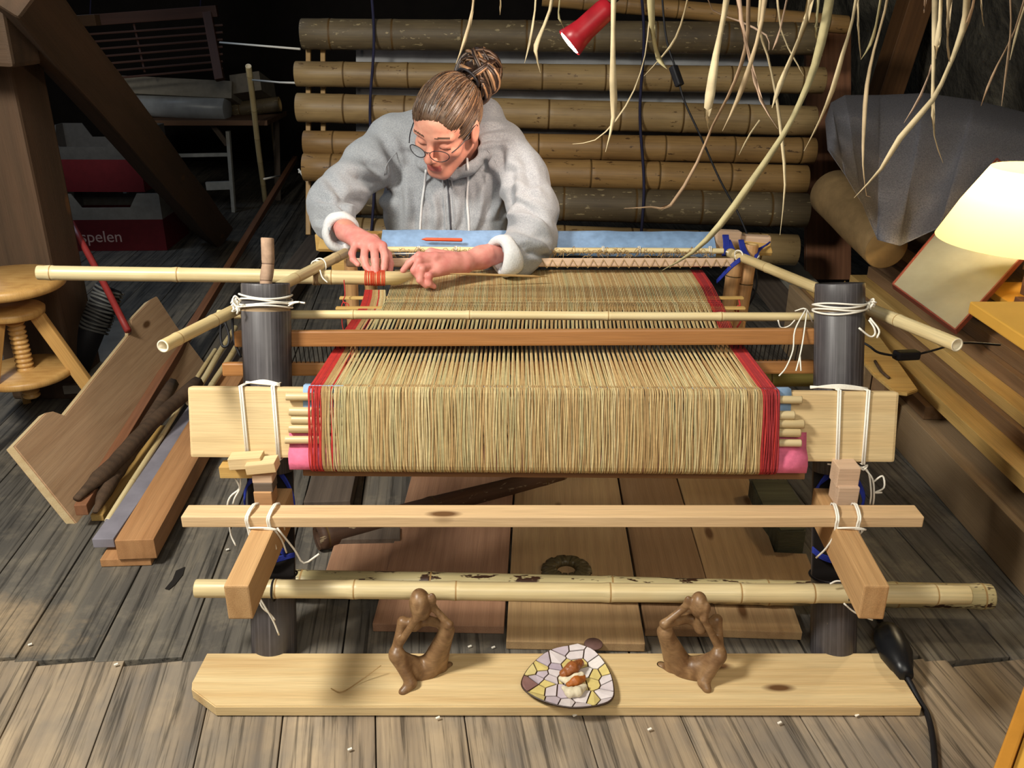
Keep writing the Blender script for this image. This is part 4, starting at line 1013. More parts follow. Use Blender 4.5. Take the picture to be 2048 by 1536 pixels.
for i in range(1100):      # strands from the hairline over the skull to the bun
    a = R.uniform(0, 2*math.pi); d0 = (Vector(e1)*math.cos(a)+Vector(e2)*math.sin(a)); axv = Vector(ax_)
    toW = lambda w: hf*w[0]+hl*w[1]+hu*w[2]
    th0 = R.uniform(1.2, 2.2); th1 = R.uniform(0.25, 0.5); pp = []
    if R.random() < 0.3: th0 = R.uniform(.8, 1.2)
    jit = R.uniform(-.05, .05)
    for k in range(9):
        th = th0+(th1-th0)*k/8; aa = a+jit*math.sin(k/8*3.1); dv = Vector(e1)*math.cos(aa)+Vector(e2)*math.sin(aa)
        d = toW(axv*math.cos(th)+dv*math.sin(th)).normalized(); hit = hb.ray_cast(ctr+d*0.25, -d, 0.25)
        if hit[0] is None: continue
        pl = hit[0]-HC; f, l, u = pl.dot(hf), pl.dot(hl), pl.dot(hu)
        pp.append(hit[0]+d*R.uniform(0.0, 0.0018))
    pp = [p for i_, p in enumerate(pp) if i_ == 0 or (p-pp[i_-1]).length < 0.05]
    if len(pp) < 4: continue
    n0 = len(Fc); tube_data(smooth_path(pp, 2), R.uniform(0.0004, 0.0009), 4, False, V, Fc); mi += [R.choices([0, 1, 2, 3], [5, 2, 1.5, 1.8])[0]]*(len(Fc)-n0)
o = mesh_obj('hair_strands', V, Fc, [M_hair, M_hair2, M_hair3, M_hair4], Matrix(), hair, True, mi); o['kind'] = 'stuff'
# bun of coiled locks
V, Fc, mi = [], [], []
bx = (BUN-HC).normalized(); bn = bx.orthogonal().normalized(); bm_ = bx.cross(bn)
for L_ in range(60):
    tl = Matrix.Rotation(R.uniform(-.9, .9), 3, bn) @ Matrix.Rotation(R.uniform(-.9, .9), 3, bm_)
    r0 = R.uniform(0.028, 0.056); off = Vector((R.uniform(-.012, .012), R.uniform(-.012, .012), R.uniform(-.012, .012)))+bx*R.uniform(-.018, .018); a0 = R.uniform(0, 6.28); sp = R.uniform(2.5, 5.5)
    for s_ in range(5):
        pts = []; ja, jb = R.uniform(-.004, .004), R.uniform(-.004, .004)
        for k in range(16):
            a = a0+sp*k/15; rr = r0+ja+0.003*math.sin(a*2+L_); p = (bn*math.cos(a)+bm_*math.sin(a))*rr+bx*(jb+0.007*math.sin(a*1.5)); pts.append(BUN+off+tl@p)
        n0 = len(Fc); w = R.uniform(0.0018, 0.0036); tube_data(pts, lambda t, w=w: w*(0.35+1.3*math.sin(math.pi*min(1, max(0, t)))**.5), 5, False, V, Fc); mi += [R.choices([0, 1, 2, 3], [4, 2.4, 3, .3])[0]]*(len(Fc)-n0)
for c_, r_ in (((0, 0, 0), .042),):
    F = Field(tuple(BUN-Vector((.07, .07, .07))), tuple(BUN+Vector((.07, .07, .07))), 0.004)
    F.ell(BUN, (r_, r_, r_), k=.01); F.cap(BUN, H(-0.05, 0.03, 0.09), .024, .03, k=.01)
    P, Q = F.mesh(); n0 = len(V); V += [Vector(p) for p in P]; Fc += [tuple(int(x)+n0 for x in f) for f in Q]; mi += [2]*len(Q)
mesh_obj('hair_bun', V, Fc, [M_hair, M_hair2, M_hair3, M_hair4], Matrix(), hair, True, mi)
tie = H(-0.062, 0.030, 0.098)
tube('hair_tie', ring(BUN.lerp(tie, 0.75), (BUN-H(-.02, .01, .02)), 0.030, 0.003, 20), 0.0035, M_blackc, hair, 6)
# ---- glasses: on the lowered nose
M_frame = plain('glasses_frame', '#1c1c22', 0.35)
gl = empty('glasses', H(0.1, 0, -0.01), 'thin dark framed glasses low on the nose of the person', 'glasses')
GU, GF = -0.012, 0.112
def lens_pts(s):
    return [H(GF-0.012*abs(math.cos(a)*0.5+.5)**2*1.0 if True else GF, s*(0.031+0.0245*math.cos(a)*1.0), GU+0.0165*math.sin(a)-0.002) for a in [2*math.pi*i/24 for i in range(24)]]
for s in (-1, 1):
    lp_ = lens_pts(s); fr_ = tube('lens_rim', lp_, 0.0011, M_frame, gl, 6, 1, closed=True)
    gm = bpy.data.materials.get('lens_glass')
    if not gm:
        t = NT('lens_glass', 0.02, 0.5); t.b.inputs['Transmission Weight'].default_value = 1.0; t.b.inputs['IOR'].default_value = 1.05; t.col((1, 1, 1, 1)); gm = t.m
    cc = sum(lp_, Vector())/24; mesh_obj('lens', [cc]+lp_, [(0, 1+i, 1+(i+1) % 24) for i in range(24)], gm, Matrix(), gl, True)
    tube('temple', [H(0.094, s*0.060, GU+0.006), H(0.06, s*0.073, 0.0), H(0.0, s*0.082, 0.016), H(-0.012, s*0.084, 0.008)], 0.0014, M_frame, gl, 6)
tube('bridge', [H(GF-.003, -0.0075, GU+.003), H(GF+0.004, 0, GU+0.007), H(GF-.003, 0.0075, GU+.003)], 0.0012, M_frame, gl, 6)
# ------------------------------------------------------------------ on the front board
def fig_wood():
    t = NT('carved_wood', 0.4, 0.45); a = t.noise(t.coord((1, 1, 1), rnd=False), 28, 3, .5, 1.2); f = t.noise(t.coord((20, 4, 90), rnd=False), 4, 3)
    c = t.ramp(a, [(0.3, lin('#6b4c32')), (0.55, lin('#8d6c4a')), (0.75, lin('#a5835e'))]); c = t.mix(1.0, c, t.ramp(f, [(0.3, (.8,)*3), (.6, (1, 1, 1))]), 'MULTIPLY'); t.col(c); return t.m
M_fig = fig_wood()
def figurine(name, S, label):
    """S: dict of (u, v, y) joints"""
    J = {k: PY(*p) for k, p in S.items()}
    A = np.array([list(p) for p in J.values()]); F = Field(A.min(0)-0.035, A.max(0)+0.035, 0.0016)
    hd = J['head']; up = (J['head_top']-J['chin']).normalized(); sd = Vector((1, 0, 0)); sd = (sd-up*sd.dot(up)).normalized(); fd = up.cross(sd)
    rot = [[sd[i], fd[i], up[i]] for i in range(3)]; hh = (J['head_top']-J['chin']).length/2
    F.ell(hd, (hh*.66, hh*.78, hh), rot, k=.004)
    F.chain([J['sh1'], J['yoke'], J['sh2']], [0.0095, 0.0095, 0.0095], k=.008); F.cap(J['yoke'], hd, .010, .008, k=.008)
    for s in '12':
        F.chain([J['sh'+s], J['el'+s]], [0.0100, 0.0080], k=.007); F.chain([J['el'+s], J['wr'+s], J['ha'+s]], [0.0076, 0.0064, 0.0058], k=.005); F.ell(J['ha'+s], (.0075, .0055, .013), k=.005)
        F.chain([J['pel'], J['hip'+s], J['kn'+s]], [0.022, 0.0205, 0.0135], k=.010); F.chain([J['kn'+s], J['an'+s]], [0.0135, 0.0105], k=.008); F.cap(J['an'+s], J['to'+s], 0.0095, 0.0085, k=.007)
    F.ell(J['pel'], (.024, .018, .012), k=.012)
    P, Q = F.mesh(); P = relax(P, Q, 1, .4); P[:, 2] = np.maximum(P[:, 2], 0.0245)
    o = np_mesh(name, P, Q, M_fig, None, origin=(J['pel'].x, J['pel'].y, 0.0245)); setp(o, label, 'figurine', 'carved sitting figurines on the front board')
yk = 1.375
figurine('carved_figurine', dict(head=(841, 1209, yk+.0), head_top=(838, 1185, yk), chin=(848, 1245, yk-.008), sh1=(806, 1244, yk+.012), yoke=(828, 1250, yk+.010), sh2=(850, 1240, yk+.02), el1=(790, 1302, yk-.012), el2=(898, 1250, yk-.004),
    wr1=(832, 1238, yk-.018), ha1=(832, 1217, yk-.014), wr2=(866, 1214, yk+.004), ha2=(864, 1198, yk+.0), pel=(843, 1342, yk+.002), hip1=(828, 1336, yk-.006), hip2=(860, 1332, yk+.004), kn1=(794, 1311, yk-.020), kn2=(893, 1262, yk+.004),
    an1=(822, 1366, 1.335), to1=(806, 1384, 1.322), an2=(882, 1339, 1.385), to2=(897, 1332, 1.398)), 'brown carved figurine beside the dry grass stalk, its head in its hands')
figurine('carved_figurine', dict(head=(1397, 1209, yk+.0), head_top=(1400, 1187, yk), chin=(1393, 1236, yk-.008), sh1=(1380, 1236, yk+.02), yoke=(1402, 1256, yk+.010), sh2=(1433, 1240, yk+.012), el1=(1328, 1248, yk-.004), el2=(1440, 1300, yk-.012),
    wr1=(1368, 1216, yk+.004), ha1=(1376, 1204, yk+.0), wr2=(1408, 1238, yk-.016), ha2=(1413, 1217, yk-.012), pel=(1385, 1344, yk+.002), hip1=(1366, 1332, yk+.004), hip2=(1398, 1336, yk-.006), kn1=(1330, 1264, yk+.004), kn2=(1437, 1312, yk-.020),
    an1=(1342, 1340, 1.385), to1=(1322, 1333, 1.398), an2=(1407, 1364, 1.338), to2=(1414, 1378, 1.326)), 'brown carved figurine near the lamp side post, its head in its hands')
# mosaic plate
def plate():
    ctrl = [(1156, 1287), (1190, 1302), (1218, 1340), (1228, 1378), (1222, 1400), (1190, 1411), (1140, 1414), (1090, 1402), (1052, 1382), (1043, 1362), (1062, 1330), (1100, 1300)]
    zt = 0.042; P = [PZ(u, v, zt) for u, v in ctrl]; n = len(P); c = sum(P, Vector())/n; Q = []
    P2 = smooth_path(P+[P[0]], 4)[:-1]; poly = [((p.x-c.x), (p.y-c.y)) for p in P2]
    root = empty('mosaic_plate', (c.x, c.y, 0.0245), 'rounded triangular plate with lilac and yellow mosaic pieces', 'plate')
    m = Matrix.Translation((c.x, c.y, 0)); V, Fc = [], []
    lv = [(0.55, 0.0250), (0.6, 0.0248), (0.86, 0.034), (1.0, zt), (1.0, zt-.0035), (0.86, 0.0305)]
    lv = [(0.6, 0.0246), (1.0, zt-.004), (1.012, zt-.001), (0.995, zt), (0.80, 0.0343), (0.0001, 0.033)]
    k = len(poly)
    for s, z in lv:
        for x, y in poly: V.append((x*s, y*s, z))
    for i in range(len(lv)-1):
        for j in range(k): Fc.append((i*k+j, i*k+(j+1) % k, (i+1)*k+(j+1) % k, (i+1)*k+j))
    Fc.append(tuple(range(k))[::-1])
    mesh_obj('dish', V, Fc, plain('plate_brown', '#3d2a1d', 0.5), m, root, False)
    # pieces: cells clipped against each other
    rnd = random.Random(11); seeds = []
    inside = lambda x, y: sum(((poly[i][1] > y) != (poly[i-1][1] > y)) and (x < (poly[i-1][0]-poly[i][0])*(y-poly[i][1])/(poly[i-1][1]-poly[i][1])+poly[i][0]) for i in range(k)) % 2 == 1
    while len(seeds) < 40:
        x, y = rnd.uniform(-.1, .1), rnd.uniform(-.1, .1)
        if inside(x, y) and all((x-a)**2+(y-b)**2 > 0.0165**2 for a, b in seeds): seeds.append((x, y))
        elif rnd.random() < .001: seeds.append(seeds[-1]) if False else None
        if rnd.random() < 1/4000: break
    cols = ['#cfc3c6', '#d9cfd0', '#b5a6b4', '#d8c47e', '#e2d193', '#c4b6c0', '#8d6a66', '#e3dcd8']; W = [4, 4, 3, 5, 4, 3, .6, 3]
    mats = [plain('tile_'+str(i), c_, 0.25, 0.08, 60, 0.5) for i, c_ in enumerate(cols)]
    zf = lambda x, y: 0.0345+0.0078*max(0, (rel_(x, y)-0.78)/.22)
    def rel_(x, y):
        a = math.atan2(y, x); best = 1
        r = math.hypot(x, y); bp = min(poly, key=lambda p: abs((math.atan2(p[1], p[0])-a+math.pi) % (2*math.pi)-math.pi)); return min(1, r/max(1e-6, math.hypot(*bp)))
    def clip(pg, px_, py, nx, ny):
        out = []
        for i in range(len(pg)):
            a, b = pg[i], pg[(i+1) % len(pg)]; da = (a[0]-px_)*nx+(a[1]-py)*ny; db = (b[0]-px_)*nx+(b[1]-py)*ny
            if da <= 0: out.append(a)
            if (da <= 0) != (db <= 0): t = da/(da-db); out.append((a[0]+(b[0]-a[0])*t, a[1]+(b[1]-a[1])*t))
        return out
    for i, (x, y) in enumerate(seeds):
        pg = [(p[0]*.985, p[1]*.985) for p in poly]
        for j, (a, b) in enumerate(seeds):
            if i == j: continue
            dx, dy = a-x, b-y; L = math.hypot(dx, dy); pg = clip(pg, (x+a)/2-dx/L*.0013, (y+b)/2-dy/L*.0013, dx/L, dy/L)
            if len(pg) < 3: break
        if len(pg) < 3: continue
        V = [(a, b, zf(a, b)-.001) for a, b in pg]+[(a, b, zf(a, b)+.0012) for a, b in pg]; q = len(pg)
        mesh_obj('tile', V, [tuple(range(q, 2*q))]+[(j, (j+1) % q, q+(j+1) % q, q+j) for j in range(q)], rnd.choices(mats, W)[0], m, root)
    return c
pc = plate()
def peel(name, pts, r, mat, label, zc=0.036, sc=(1, 1, 1), hollow=None):
    Ps = [PZ(u, v, z) for u, v, z in pts]; A = np.array([list(p) for p in Ps]); F = Field(A.min(0)-.03, A.max(0)+.03, 0.0016)
    F.chain(Ps, r, k=.004)
    if hollow: F.chain([PZ(u, v, z) for u, v, z in hollow[0]], hollow[1], k=.002) if False else [F.cap(PZ(*hollow[0][i]), PZ(*hollow[0][i+1]), hollow[1], hollow[1], k=.002, sub=True) for i in range(len(hollow[0])-1)]
    P, Q = F.mesh(); N = normals(P, Q); nz = np.array([mnoise.noise(Vector((x*160, y*160, z*160))) for x, y, z in P]); P = P+N*(nz*.0012)[:, None]
    P[:, 2] = np.maximum(P[:, 2], 0.0368)
    o = np_mesh(name, P, Q, mat); setp(o, label, 'peel' if 'peel' in name else 'husk')
M_or = plain('orange_peel_mat', '#93562c', 0.4, 0.15, 200, bump=.2); M_or2 = plain('orange_peel_bright', '#a85f26', 0.45, 0.15, 200, bump=.2); M_hk = plain('husk_mat', '#d8ccb0', 0.75, 0.15, 60)
peel('fruit_peel', [(1128, 1348, .048), (1145, 1336, .053), (1160, 1326, .050)], [.009, .012, .008], M_or, 'dark orange piece of dried fruit peel, upper one on the mosaic plate')
peel('fruit_peel', [(1138, 1370, .044), (1152, 1362, .047), (1165, 1356, .045)], [.006, .009, .007], M_or2, 'bright orange piece of dried fruit peel between the pale husks')
peel('pale_husk', [(1122, 1358, .044), (1135, 1362, .046), (1150, 1352, .052), (1162, 1350, .050)], [.005, .006, .0045, .006], M_hk, 'thin curled cream husk between two orange peels on the plate')
peel('pale_husk', [(1128, 1376, .042), (1140, 1385, .044), (1155, 1383, .044), (1168, 1374, .043)], [.005, .009, .009, .006], M_hk, 'plump wrinkled cream husk, lowest piece on the mosaic plate')
gs = tube('grass_stalk', [PZ(662, 1377, .027), PZ(684, 1384, .029), PZ(720, 1362, .03), PZ(762, 1331, .05)], 0.0010, M_creamn, None, 5); setp(gs, 'thin dry bent grass stalk lying on the front board', 'stalk')
# ------------------------------------------------------------------ under the loom
def fplank(name, un, vn, un2, uf, vf, uf2, mat, label=None, z=0.022, th=0.02, group=None, parent=None):
    a, a2 = PZ(un, vn, z), PZ(un2, vn, z); b, b2 = PZ(uf, vf, z), PZ(uf2, vf, z)
    A, B = (a+a2)/2, (b+b2)/2; o = beam(name, A-Vector((0, 0, th/2)), B-Vector((0, 0, th/2)), abs(a2.x-a.x), th, mat, parent, w2=abs(b2.x-b.x), bev=.002)
    if label: setp(o, label, 'board', group)
    return o
G = 'wide pine boards on the floor under the loom'
wp1 = wood('floorboard_red', '#bb9070', '#a87d60', '#85604a', knots=False); wp2 = wood('floorboard_pine', '#c9a878', '#b8956a', '#94734e'); wp3 = wood('floorboard_dull', '#ad8a66', '#9b7956', '#7a5d42')
fplank('wide_board', 744, 1250, 1008, 842, 880, 1033, wp1, 'reddish wide board under the loom, nearest to the stool side post', group=G)
fplank('wide_board', 1012, 1285, 1290, 1036, 880, 1222, wp2, 'pale wide board under the loom carrying the carved ring', group=G)
fplank('wide_board', 1291, 1258, 1442, 1226, 880, 1330, wp3, 'narrower brownish board under the loom between two wide boards', group=G)
fplank('wide_board', 1443, 1262, 1604, 1334, 880, 1470, wp2, 'short necked board under the loom, nearest to the lamp side post', group=G)
fplank('old_board', 650, 1145, 790, 690, 1020, 800, wp1, 'short dark reddish board on the floor beside the reddish wide board', z=0.017, th=.015)
fplank('old_board', 640, 1078, 800, 650, 1055, 800, M_greyw, 'grey worn plank lying crosswise under the old bamboo', z=0.03, th=.028)
fplank('old_board', 607, 1003, 700, 640, 905, 720, M_greyw, 'cracked grey board on the floor behind the stool side post', z=0.05, th=.04)
fplank('old_board', 1545, 1175, 1640, 1525, 1105, 1612, wp2, 'small pale board end beside the lamp side post', z=0.018, th=.015)
def slate():
    ctrl = [(1500, 958), (1575, 958), (1605, 1010), (1612, 1060), (1560, 1062), (1528, 1020)]; P = [PZ(u, v, .07) for u, v in ctrl]; c = P[0]
    o = prism('bark_slab', [(p.x-c.x, p.y-c.y) for p in P][::-1], 0.001, 0.07, wood('grey_bark', '#6f6c50', '#57543f', '#302e22', rough=.9, bumps=2.0, knots=False), Matrix.Translation((c.x, c.y, 0)), bev=.004); setp(o, 'rough grey green slab of bark behind the boards', 'bark')
slate()
# carved ring
def ring_obj():
    c = PZ(1133, 1137, 0.03); ro, ri = 0.058, 0.021; V, Fc = [], []; n = 120; lob = 11
    prof = [(0, .0), (0.08, .9), (.3, 1.0), (.7, .85), (.95, .5), (1, .0)]
    for i in range(n):
        a = 2*math.pi*i/n
        for (t, h) in prof:
            sw = a+t*0.55; ph = (sw*lob/(2*math.pi)) % 1; g = 1-0.55*math.exp(-((ph-.5)/.10)**2)*(t > .05); rr = ri+(ro-ri)*t*(1-0.07*(abs(ph-.5) < .12)); V.append((rr*math.cos(a), rr*math.sin(a), 0.014*h*g))
    m = len(prof)
    for i in range(n):
        for j in range(m): Fc.append((i*m+j, i*m+(j+1) % m, ((i+1) % n)*m+(j+1) % m, ((i+1) % n)*m+j))
    o = mesh_obj('carved_ring', V, Fc, plain('olive_stone', '#5a4f36', 0.4, 0.2, 20), Matrix.Translation((c.x, c.y, 0.0222)), None, True); setp(o, 'olive brown ring with swirling carved lobes on the pale board', 'ring')
ring_obj()
a, b = PZ(560, 1163, 0.05), PZ(1983, 1194, 0.05)
o = bamboo('spotted_pole', a+Vector((0, 0, 0)), b, 0.0265, BSPOT, None, nodes=[.05, .33, .72, 1.05, 1.32, 1.5]); setp(o, 'long bamboo pole with dark brown spots on the floor behind the front pole', 'bamboo pole')
a, b = PD(636, 1075, 2.15), PD(1120, 950, 2.45)
o = bamboo('old_pole', a, b, 0.030, [M_oldb, M_scrn, M_oldb], None, r1=.026, nodes=[.02, .30, .62]); setp(o, 'dark brown peeling bamboo pole lying slantwise across the wide boards', 'bamboo pole')
# ------------------------------------------------------------------ stool side: timber frame, boards and beams on the floor
def timb(name, A, B, w, h, up=(0, 0, 1), parent=None): return beam(name, A, B, w, h, M_timber, parent, up=up, bev=.012, wob=.004)
tf = empty('trim_1', (PZ(110, 850, 0).x, PZ(110, 850, 0).y, 0), None, None); tf['kind'] = 'structure'
pb = PZ(122, 800, 0); ppx = pb.x
timb('post', (ppx-.05, pb.y+.1, 0), (ppx-.05, pb.y+.1, 2.6), 0.22, 0.2, up=(0, 1, 0), parent=tf)
timb('beam', (ppx-1.2, pb.y-.09, 1.17), (ppx+.16, pb.y-.09, 1.15), 0.16, 0.20, parent=tf)
bq, bp_ = PD(400, 425, 4.2), PD(-40, -60, 3.15)
timb('brace', PZ(428, 462, .07), PD(8, -45, 2.30), 0.165, 0.14, up=(0.3, 1, 0.2), parent=tf)
# stool
def stool():
    c = PD(10, 556, 2.6); zt = c.z; c0 = Vector((c.x, c.y, 0)); t = empty('stool', c0, 'round turned wooden stool with a threaded centre screw and splayed legs', 'stool')
    vert = lambda z: Matrix.Translation((c0.x, c0.y, z)) @ Matrix.Rotation(-math.pi/2, 4, 'Y')
    r = 0.160
    lathe('seat', [(0, 0.001), (0, r*.93), (.006, r*.985), (.016, r), (.026, r*.985), (.032, r*.93), (.0325, .001)], M_stool, vert(zt-.032), t, 48)
    zk = zt-.115
    lathe('collar', [(0, 0.001), (0, .078), (.004, .086), (.02, .088), (.027, .080), (.03, .001)], M_stool, vert(zk), t, 40)
    pr = []; x = 0
    L = zk-.02
    while x < L-.07: pr += [(x, .019), (x+.005, .025), (x+.009, .025), (x+.0135, .019)]; x += .0145
    lathe('screw', [(0, .001)]+pr+[(x, .019), (x, .001)], M_stool, vert(0.10), t, 20)
    lathe('shelf', [(0, 0.001), (0, .125), (.004, .132), (.018, .132), (.024, .125), (.0245, .001)], M_stool, vert(zk*.47), t, 40)
    for a in (5, 125, 258):
        a = math.radians(a); d = Vector((math.cos(a), math.sin(a), 0)); beam('leg', c0+d*.23+Vector((0, 0, .002)), c0+d*.065+Vector((0, 0, zk+.002)), .040, .024, M_stool, t, up=(-d.y, d.x, 0), bev=.004)
stool()
# notched plank leaning on its edge
def notched():
    # outline in its own plane: corners given by image points on a leaning plane
    a = PZ(150, 1052, 0.0); b_far = PZ(420, 720, 0.0)
    X = (b_far-a).normalized(); ln = (b_far-a).length
    topn = PD(28, 892, (a-CAM).dot(FW)*0.965)
    Yd = (topn-a); w = Yd.length; Yd.normalize(); Z = X.cross(Yd).normalized(); Yd = Z.cross(X)
    m = Matrix(((X.x, Yd.x, Z.x, a.x), (X.y, Yd.y, Z.y, a.y), (X.z, Yd.z, Z.z, a.z), (0, 0, 0, 1)))
    def q(u, v):
        r = ray(u, v); P = CAM+r*((a-CAM).dot(Z)/r.dot(Z)); d = P-a; return (d.dot(X), d.dot(Yd))
    pts = [q(155, 1050), q(28, 892), q(92, 825), q(108, 822), q(130, 830), q(262, 665), q(262, 640), q(300, 600), q(314, 592), q(352, 650), (q(352, 650)[0]+.02, 0.0)]
    Ps = [(x, y) for x, y in pts]
    o = prism('notched_plank', Ps, -0.026, 0.0, wood('notch_pine', '#d4b08a', '#c6a07a', '#a07a58', rough=.5), m, None, bev=.003, mat_side=M_pine); setp(o, 'wide tan plank with notched ends leaning beside the stool', 'plank')
notched()
def fb(name, u0, v0, u1, v1, z, w, h, mat, label, cat='beam', z1=None, w2=None, wob=0.0, group=None):
    A = PZ(u0, v0, z); B = PZ(u1, v1, z if z1 is None else z1); o = beam(name, A-Vector((0, 0, h/2)), B-Vector((0, 0, h/2)), w, h, mat, None, w2=w2, bev=.002, wob=wob); setp(o, label, cat, group); return o
fb('thick_beam', 268, 1080, 462, 748, 0.075, 0.088, 0.052, M_orange, 'thick orange brown beam lying on the floor, the front end sawn square')
fb('base_board', 250, 1118, 470, 748, 0.021, 0.115, 0.02, M_orange, 'thin orange board directly under the thick orange brown beam', 'board')
fb('painted_plank', 205, 1078, 408, 790, 0.055, 0.050, 0.024, plain('grey_paint', '#85818a', .45, .2, 12, bump=.2), 'grey painted plank lying beside the thick orange beam', 'plank')
fb('pole_plank', 160, 1010, 590, 312, 0.075, 0.030, 0.030, M_red, 'very long thin reddish plank running back along the floor', 'plank', z1=0.22)
fb('thin_batten', 193, 1030, 330, 850, 0.02, 0.032, 0.018, M_batten, 'pale short batten end under the dark pointed branches', 'batten')
def branch(pts, r, label):
    P = [PZ(u, v, z) for u, v, z in pts]; o = tube('branch', P, r, M_bark, None, 7, 5); 
    for v in o.data.vertices: v.co += Vector([mnoise.noise(v.co*40+Vector((k*9, 0, 0))) for k in range(3)])*.0025
    setp(o, label, 'branch', 'split branches beside the notched plank')
branch([(152, 998, .085), (230, 925, .095), (300, 850, .11), (395, 765, .13)], lambda t: .008+.013*min(1, t*5), 'long dark split branch with a pointed end, lying over the reddish plank')
branch([(190, 1024, .06), (222, 962, .065), (270, 890, .08), (345, 768, .1)], lambda t: .006+.014*min(1, t*4), 'shorter dark pointed branch beside the grey painted plank')
o = bamboo('cane', PZ(216, 1042, .05), PZ(430, 700, .08), .0075, BCREAM, None); setp(o, 'thin straight cane between the dark branch and the grey plank', 'cane', 'canes on the floor beside the stool')
for i, (u0, v0, u1, v1) in enumerate(((378, 806, 470, 655), (398, 812, 486, 672))):
    o = bamboo('cane', PZ(u0, v0, .09), PZ(u1, v1, .10), .0095, BCREAM, None); setp(o, ('thin cane passing behind the end of the pale warp plank, farther one' if i == 0 else 'thin cane passing behind the pale warp plank, closest to the dark post'), 'cane', 'canes on the floor beside the stool')
fb('weathered_plank', 415, 775, 640, 470, 0.07, 0.12, 0.06, M_greyw, 'wide weathered grey brown plank running back from the dark post', 'plank')
fb('pale_slab', 160, 770, 255, 640, 0.06, 0.11, 0.03, plain('slab_grey', '#8b8377', .8, .2, 10), 'pale grey slab lying on the floor behind the notched plank', 'slab')
fb('far_plank', 700, 420, 560, 560, 0.05, 0.08, 0.05, M_brownw, 'dark plank on the floor behind the loom end', 'plank')
o = tube('red_stick', [PD(142, 445, 3.05), PD(200, 552, 2.95), PD(256, 662, 2.85)], .011, plain('red_paint', '#8e2f2c', .5), None, 10, 3); setp(o, 'slim red painted stick leaning behind the stool', 'stick')
def coil():
    c = PD(205, 610, 3.0); t = empty('metal_coil', (c.x, c.y, 0), 'dark ribbed metal hose end standing behind the stool', 'hose')
    ps = []
    ax = (PD(188, 655, 3.0)-PD(218, 575, 3.0)).normalized()
    tubeo = [ring(PD(218-i*2.6, 580+i*6.6, 3.0), ax, .045, .001, 16) for i in range(13)]
    multi_tube('rib', tubeo, .0045, plain('coil_metal', '#5a5a58', .4), t, sm=1)['kind'] = 'stuff'
    lathe('hose', [(0, .042), (.3, .042)], M_blackc, frame(PD(218, 575, 3.0), PD(180, 668, 3.0)), t)
coil()
# crates and posters behind the timber post
M_cbr = plain('crate_red', '#6a1820', .6); M_cbw = plain('crate_white', '#8f8b84', .7); M_cbg = plain('crate_grey', '#565452', .8)
def crate(name, cx, cy, z0, w, d, h, band, top, label, textit=None, rz=0.0):
    t = empty(name, (cx, cy, z0), label, 'crate'); m0 = Matrix.Translation((cx, cy, z0)) @ Matrix.Rotation(rz, 4, 'Z'); th = .006
    def side(nm, l, m_):
        hh = h; pts = [(-l/2, 0), (l/2, 0), (l/2, hh), (l*.30, hh), (l*.22, hh*.72), (-l*.22, hh*.72), (-l*.30, hh), (-l/2, hh)]
        a = prism(nm, [(-l/2, 0), (l/2, 0), (l/2, hh*.55), (-l/2, hh*.55)], 0, th, band, m_, t)
        p2 = [(x, max(y, hh*.55)) for x, y in pts[2:]] + [(-l/2, hh*.55), (l/2, hh*.55)]
        b = prism(nm+'_band', [(l/2, hh*.55), (l/2, hh), (l*.30, hh), (l*.22, hh*.76), (-l*.22, hh*.76), (-l*.30, hh), (-l/2, hh), (-l/2, hh*.55)], 0.0001, th-.0001, top, m_, t); return a
    rx = Matrix.Rotation(math.pi/2, 4, 'X')
    side('front_panel', w, m0 @ Matrix.Translation((0, -d/2+th, 0)) @ rx); side('back_panel', w, m0 @ Matrix.Translation((0, d/2, 0)) @ rx)
    side('side_panel', d-.013, m0 @ Matrix.Rotation(math.pi/2, 4, 'Z') @ Matrix.Translation((0, -w/2+th, 0)) @ rx); side('side_panel', d-.013, m0 @ Matrix.Rotation(math.pi/2, 4, 'Z') @ Matrix.Translation((0, w/2, 0)) @ rx)
    beam('bottom', m0 @ Vector((-w/2+.007, 0, .004)), m0 @ Vector((w/2-.007, 0, .004)), d-.014, .006, band, t, bev=0)
    if textit:
        cu = bpy.data.curves.new('txt', 'FONT'); cu.body = textit; cu.size = .085; cu.extrude = .0006; to = bpy.data.objects.new('tmp', cu); C.objects.link(to)
        me = bpy.data.meshes.new_from_object(to.evaluated_get(bpy.context.evaluated_depsgraph_get())); bpy.data.objects.remove(to)
        me.materials.clear(); me.materials.append(plain('crate_lettering', '#d9b9b4', .6)); o = bpy.data.objects.new('lettering', me); put(o, m0 @ Matrix.Translation((-.16, -d/2-.0008, h*.16)) @ rx, t)
c1 = PZ(235, 503, 0)
crate('cardboard_crate', c1.x-.03, c1.y+.2, 0.001, .56, .38, .30, M_cbr, M_cbw, 'red and white cardboard crate with pale lettering standing on the floor', 'spelen', .03)
crate('cardboard_crate', c1.x-.10, c1.y+.24, 0.303, .56, .38, .30, M_cbr, M_cbg, 'upper red and grey cardboard crate stacked on the lettered one', None, -.02)
crate('cardboard_crate', c1.x-.85, c1.y+.2, 0.001, .5, .38, .32, M_cbr, M_cbw, 'red cardboard crate behind the timber post at the stool', None, .0)
o = beam('blue_sheet', PD(2, 432, 4.0), PD(26, 434, 4.0), .004, .07, plain('poster_blue', '#6d83b8', .5, .5, 60), None); setp(o, 'small bluish printed sheet behind the timber post', 'poster')
o = beam('black_label_box', PD(-30, 500, 3.6), PD(28, 500, 3.6), .12, .10, plain('box_black', '#17171b', .5), None); setp(o, 'black box with small pale print behind the stool seat', 'box')
WM_ = WM[o.name]; 
for k in range(4): beam('print_line', PD(4, 478+k*10, 3.53), PD(4+12+(k*7) % 9, 478+k*10, 3.53), .001, .006, M_cbw, o, bev=0)
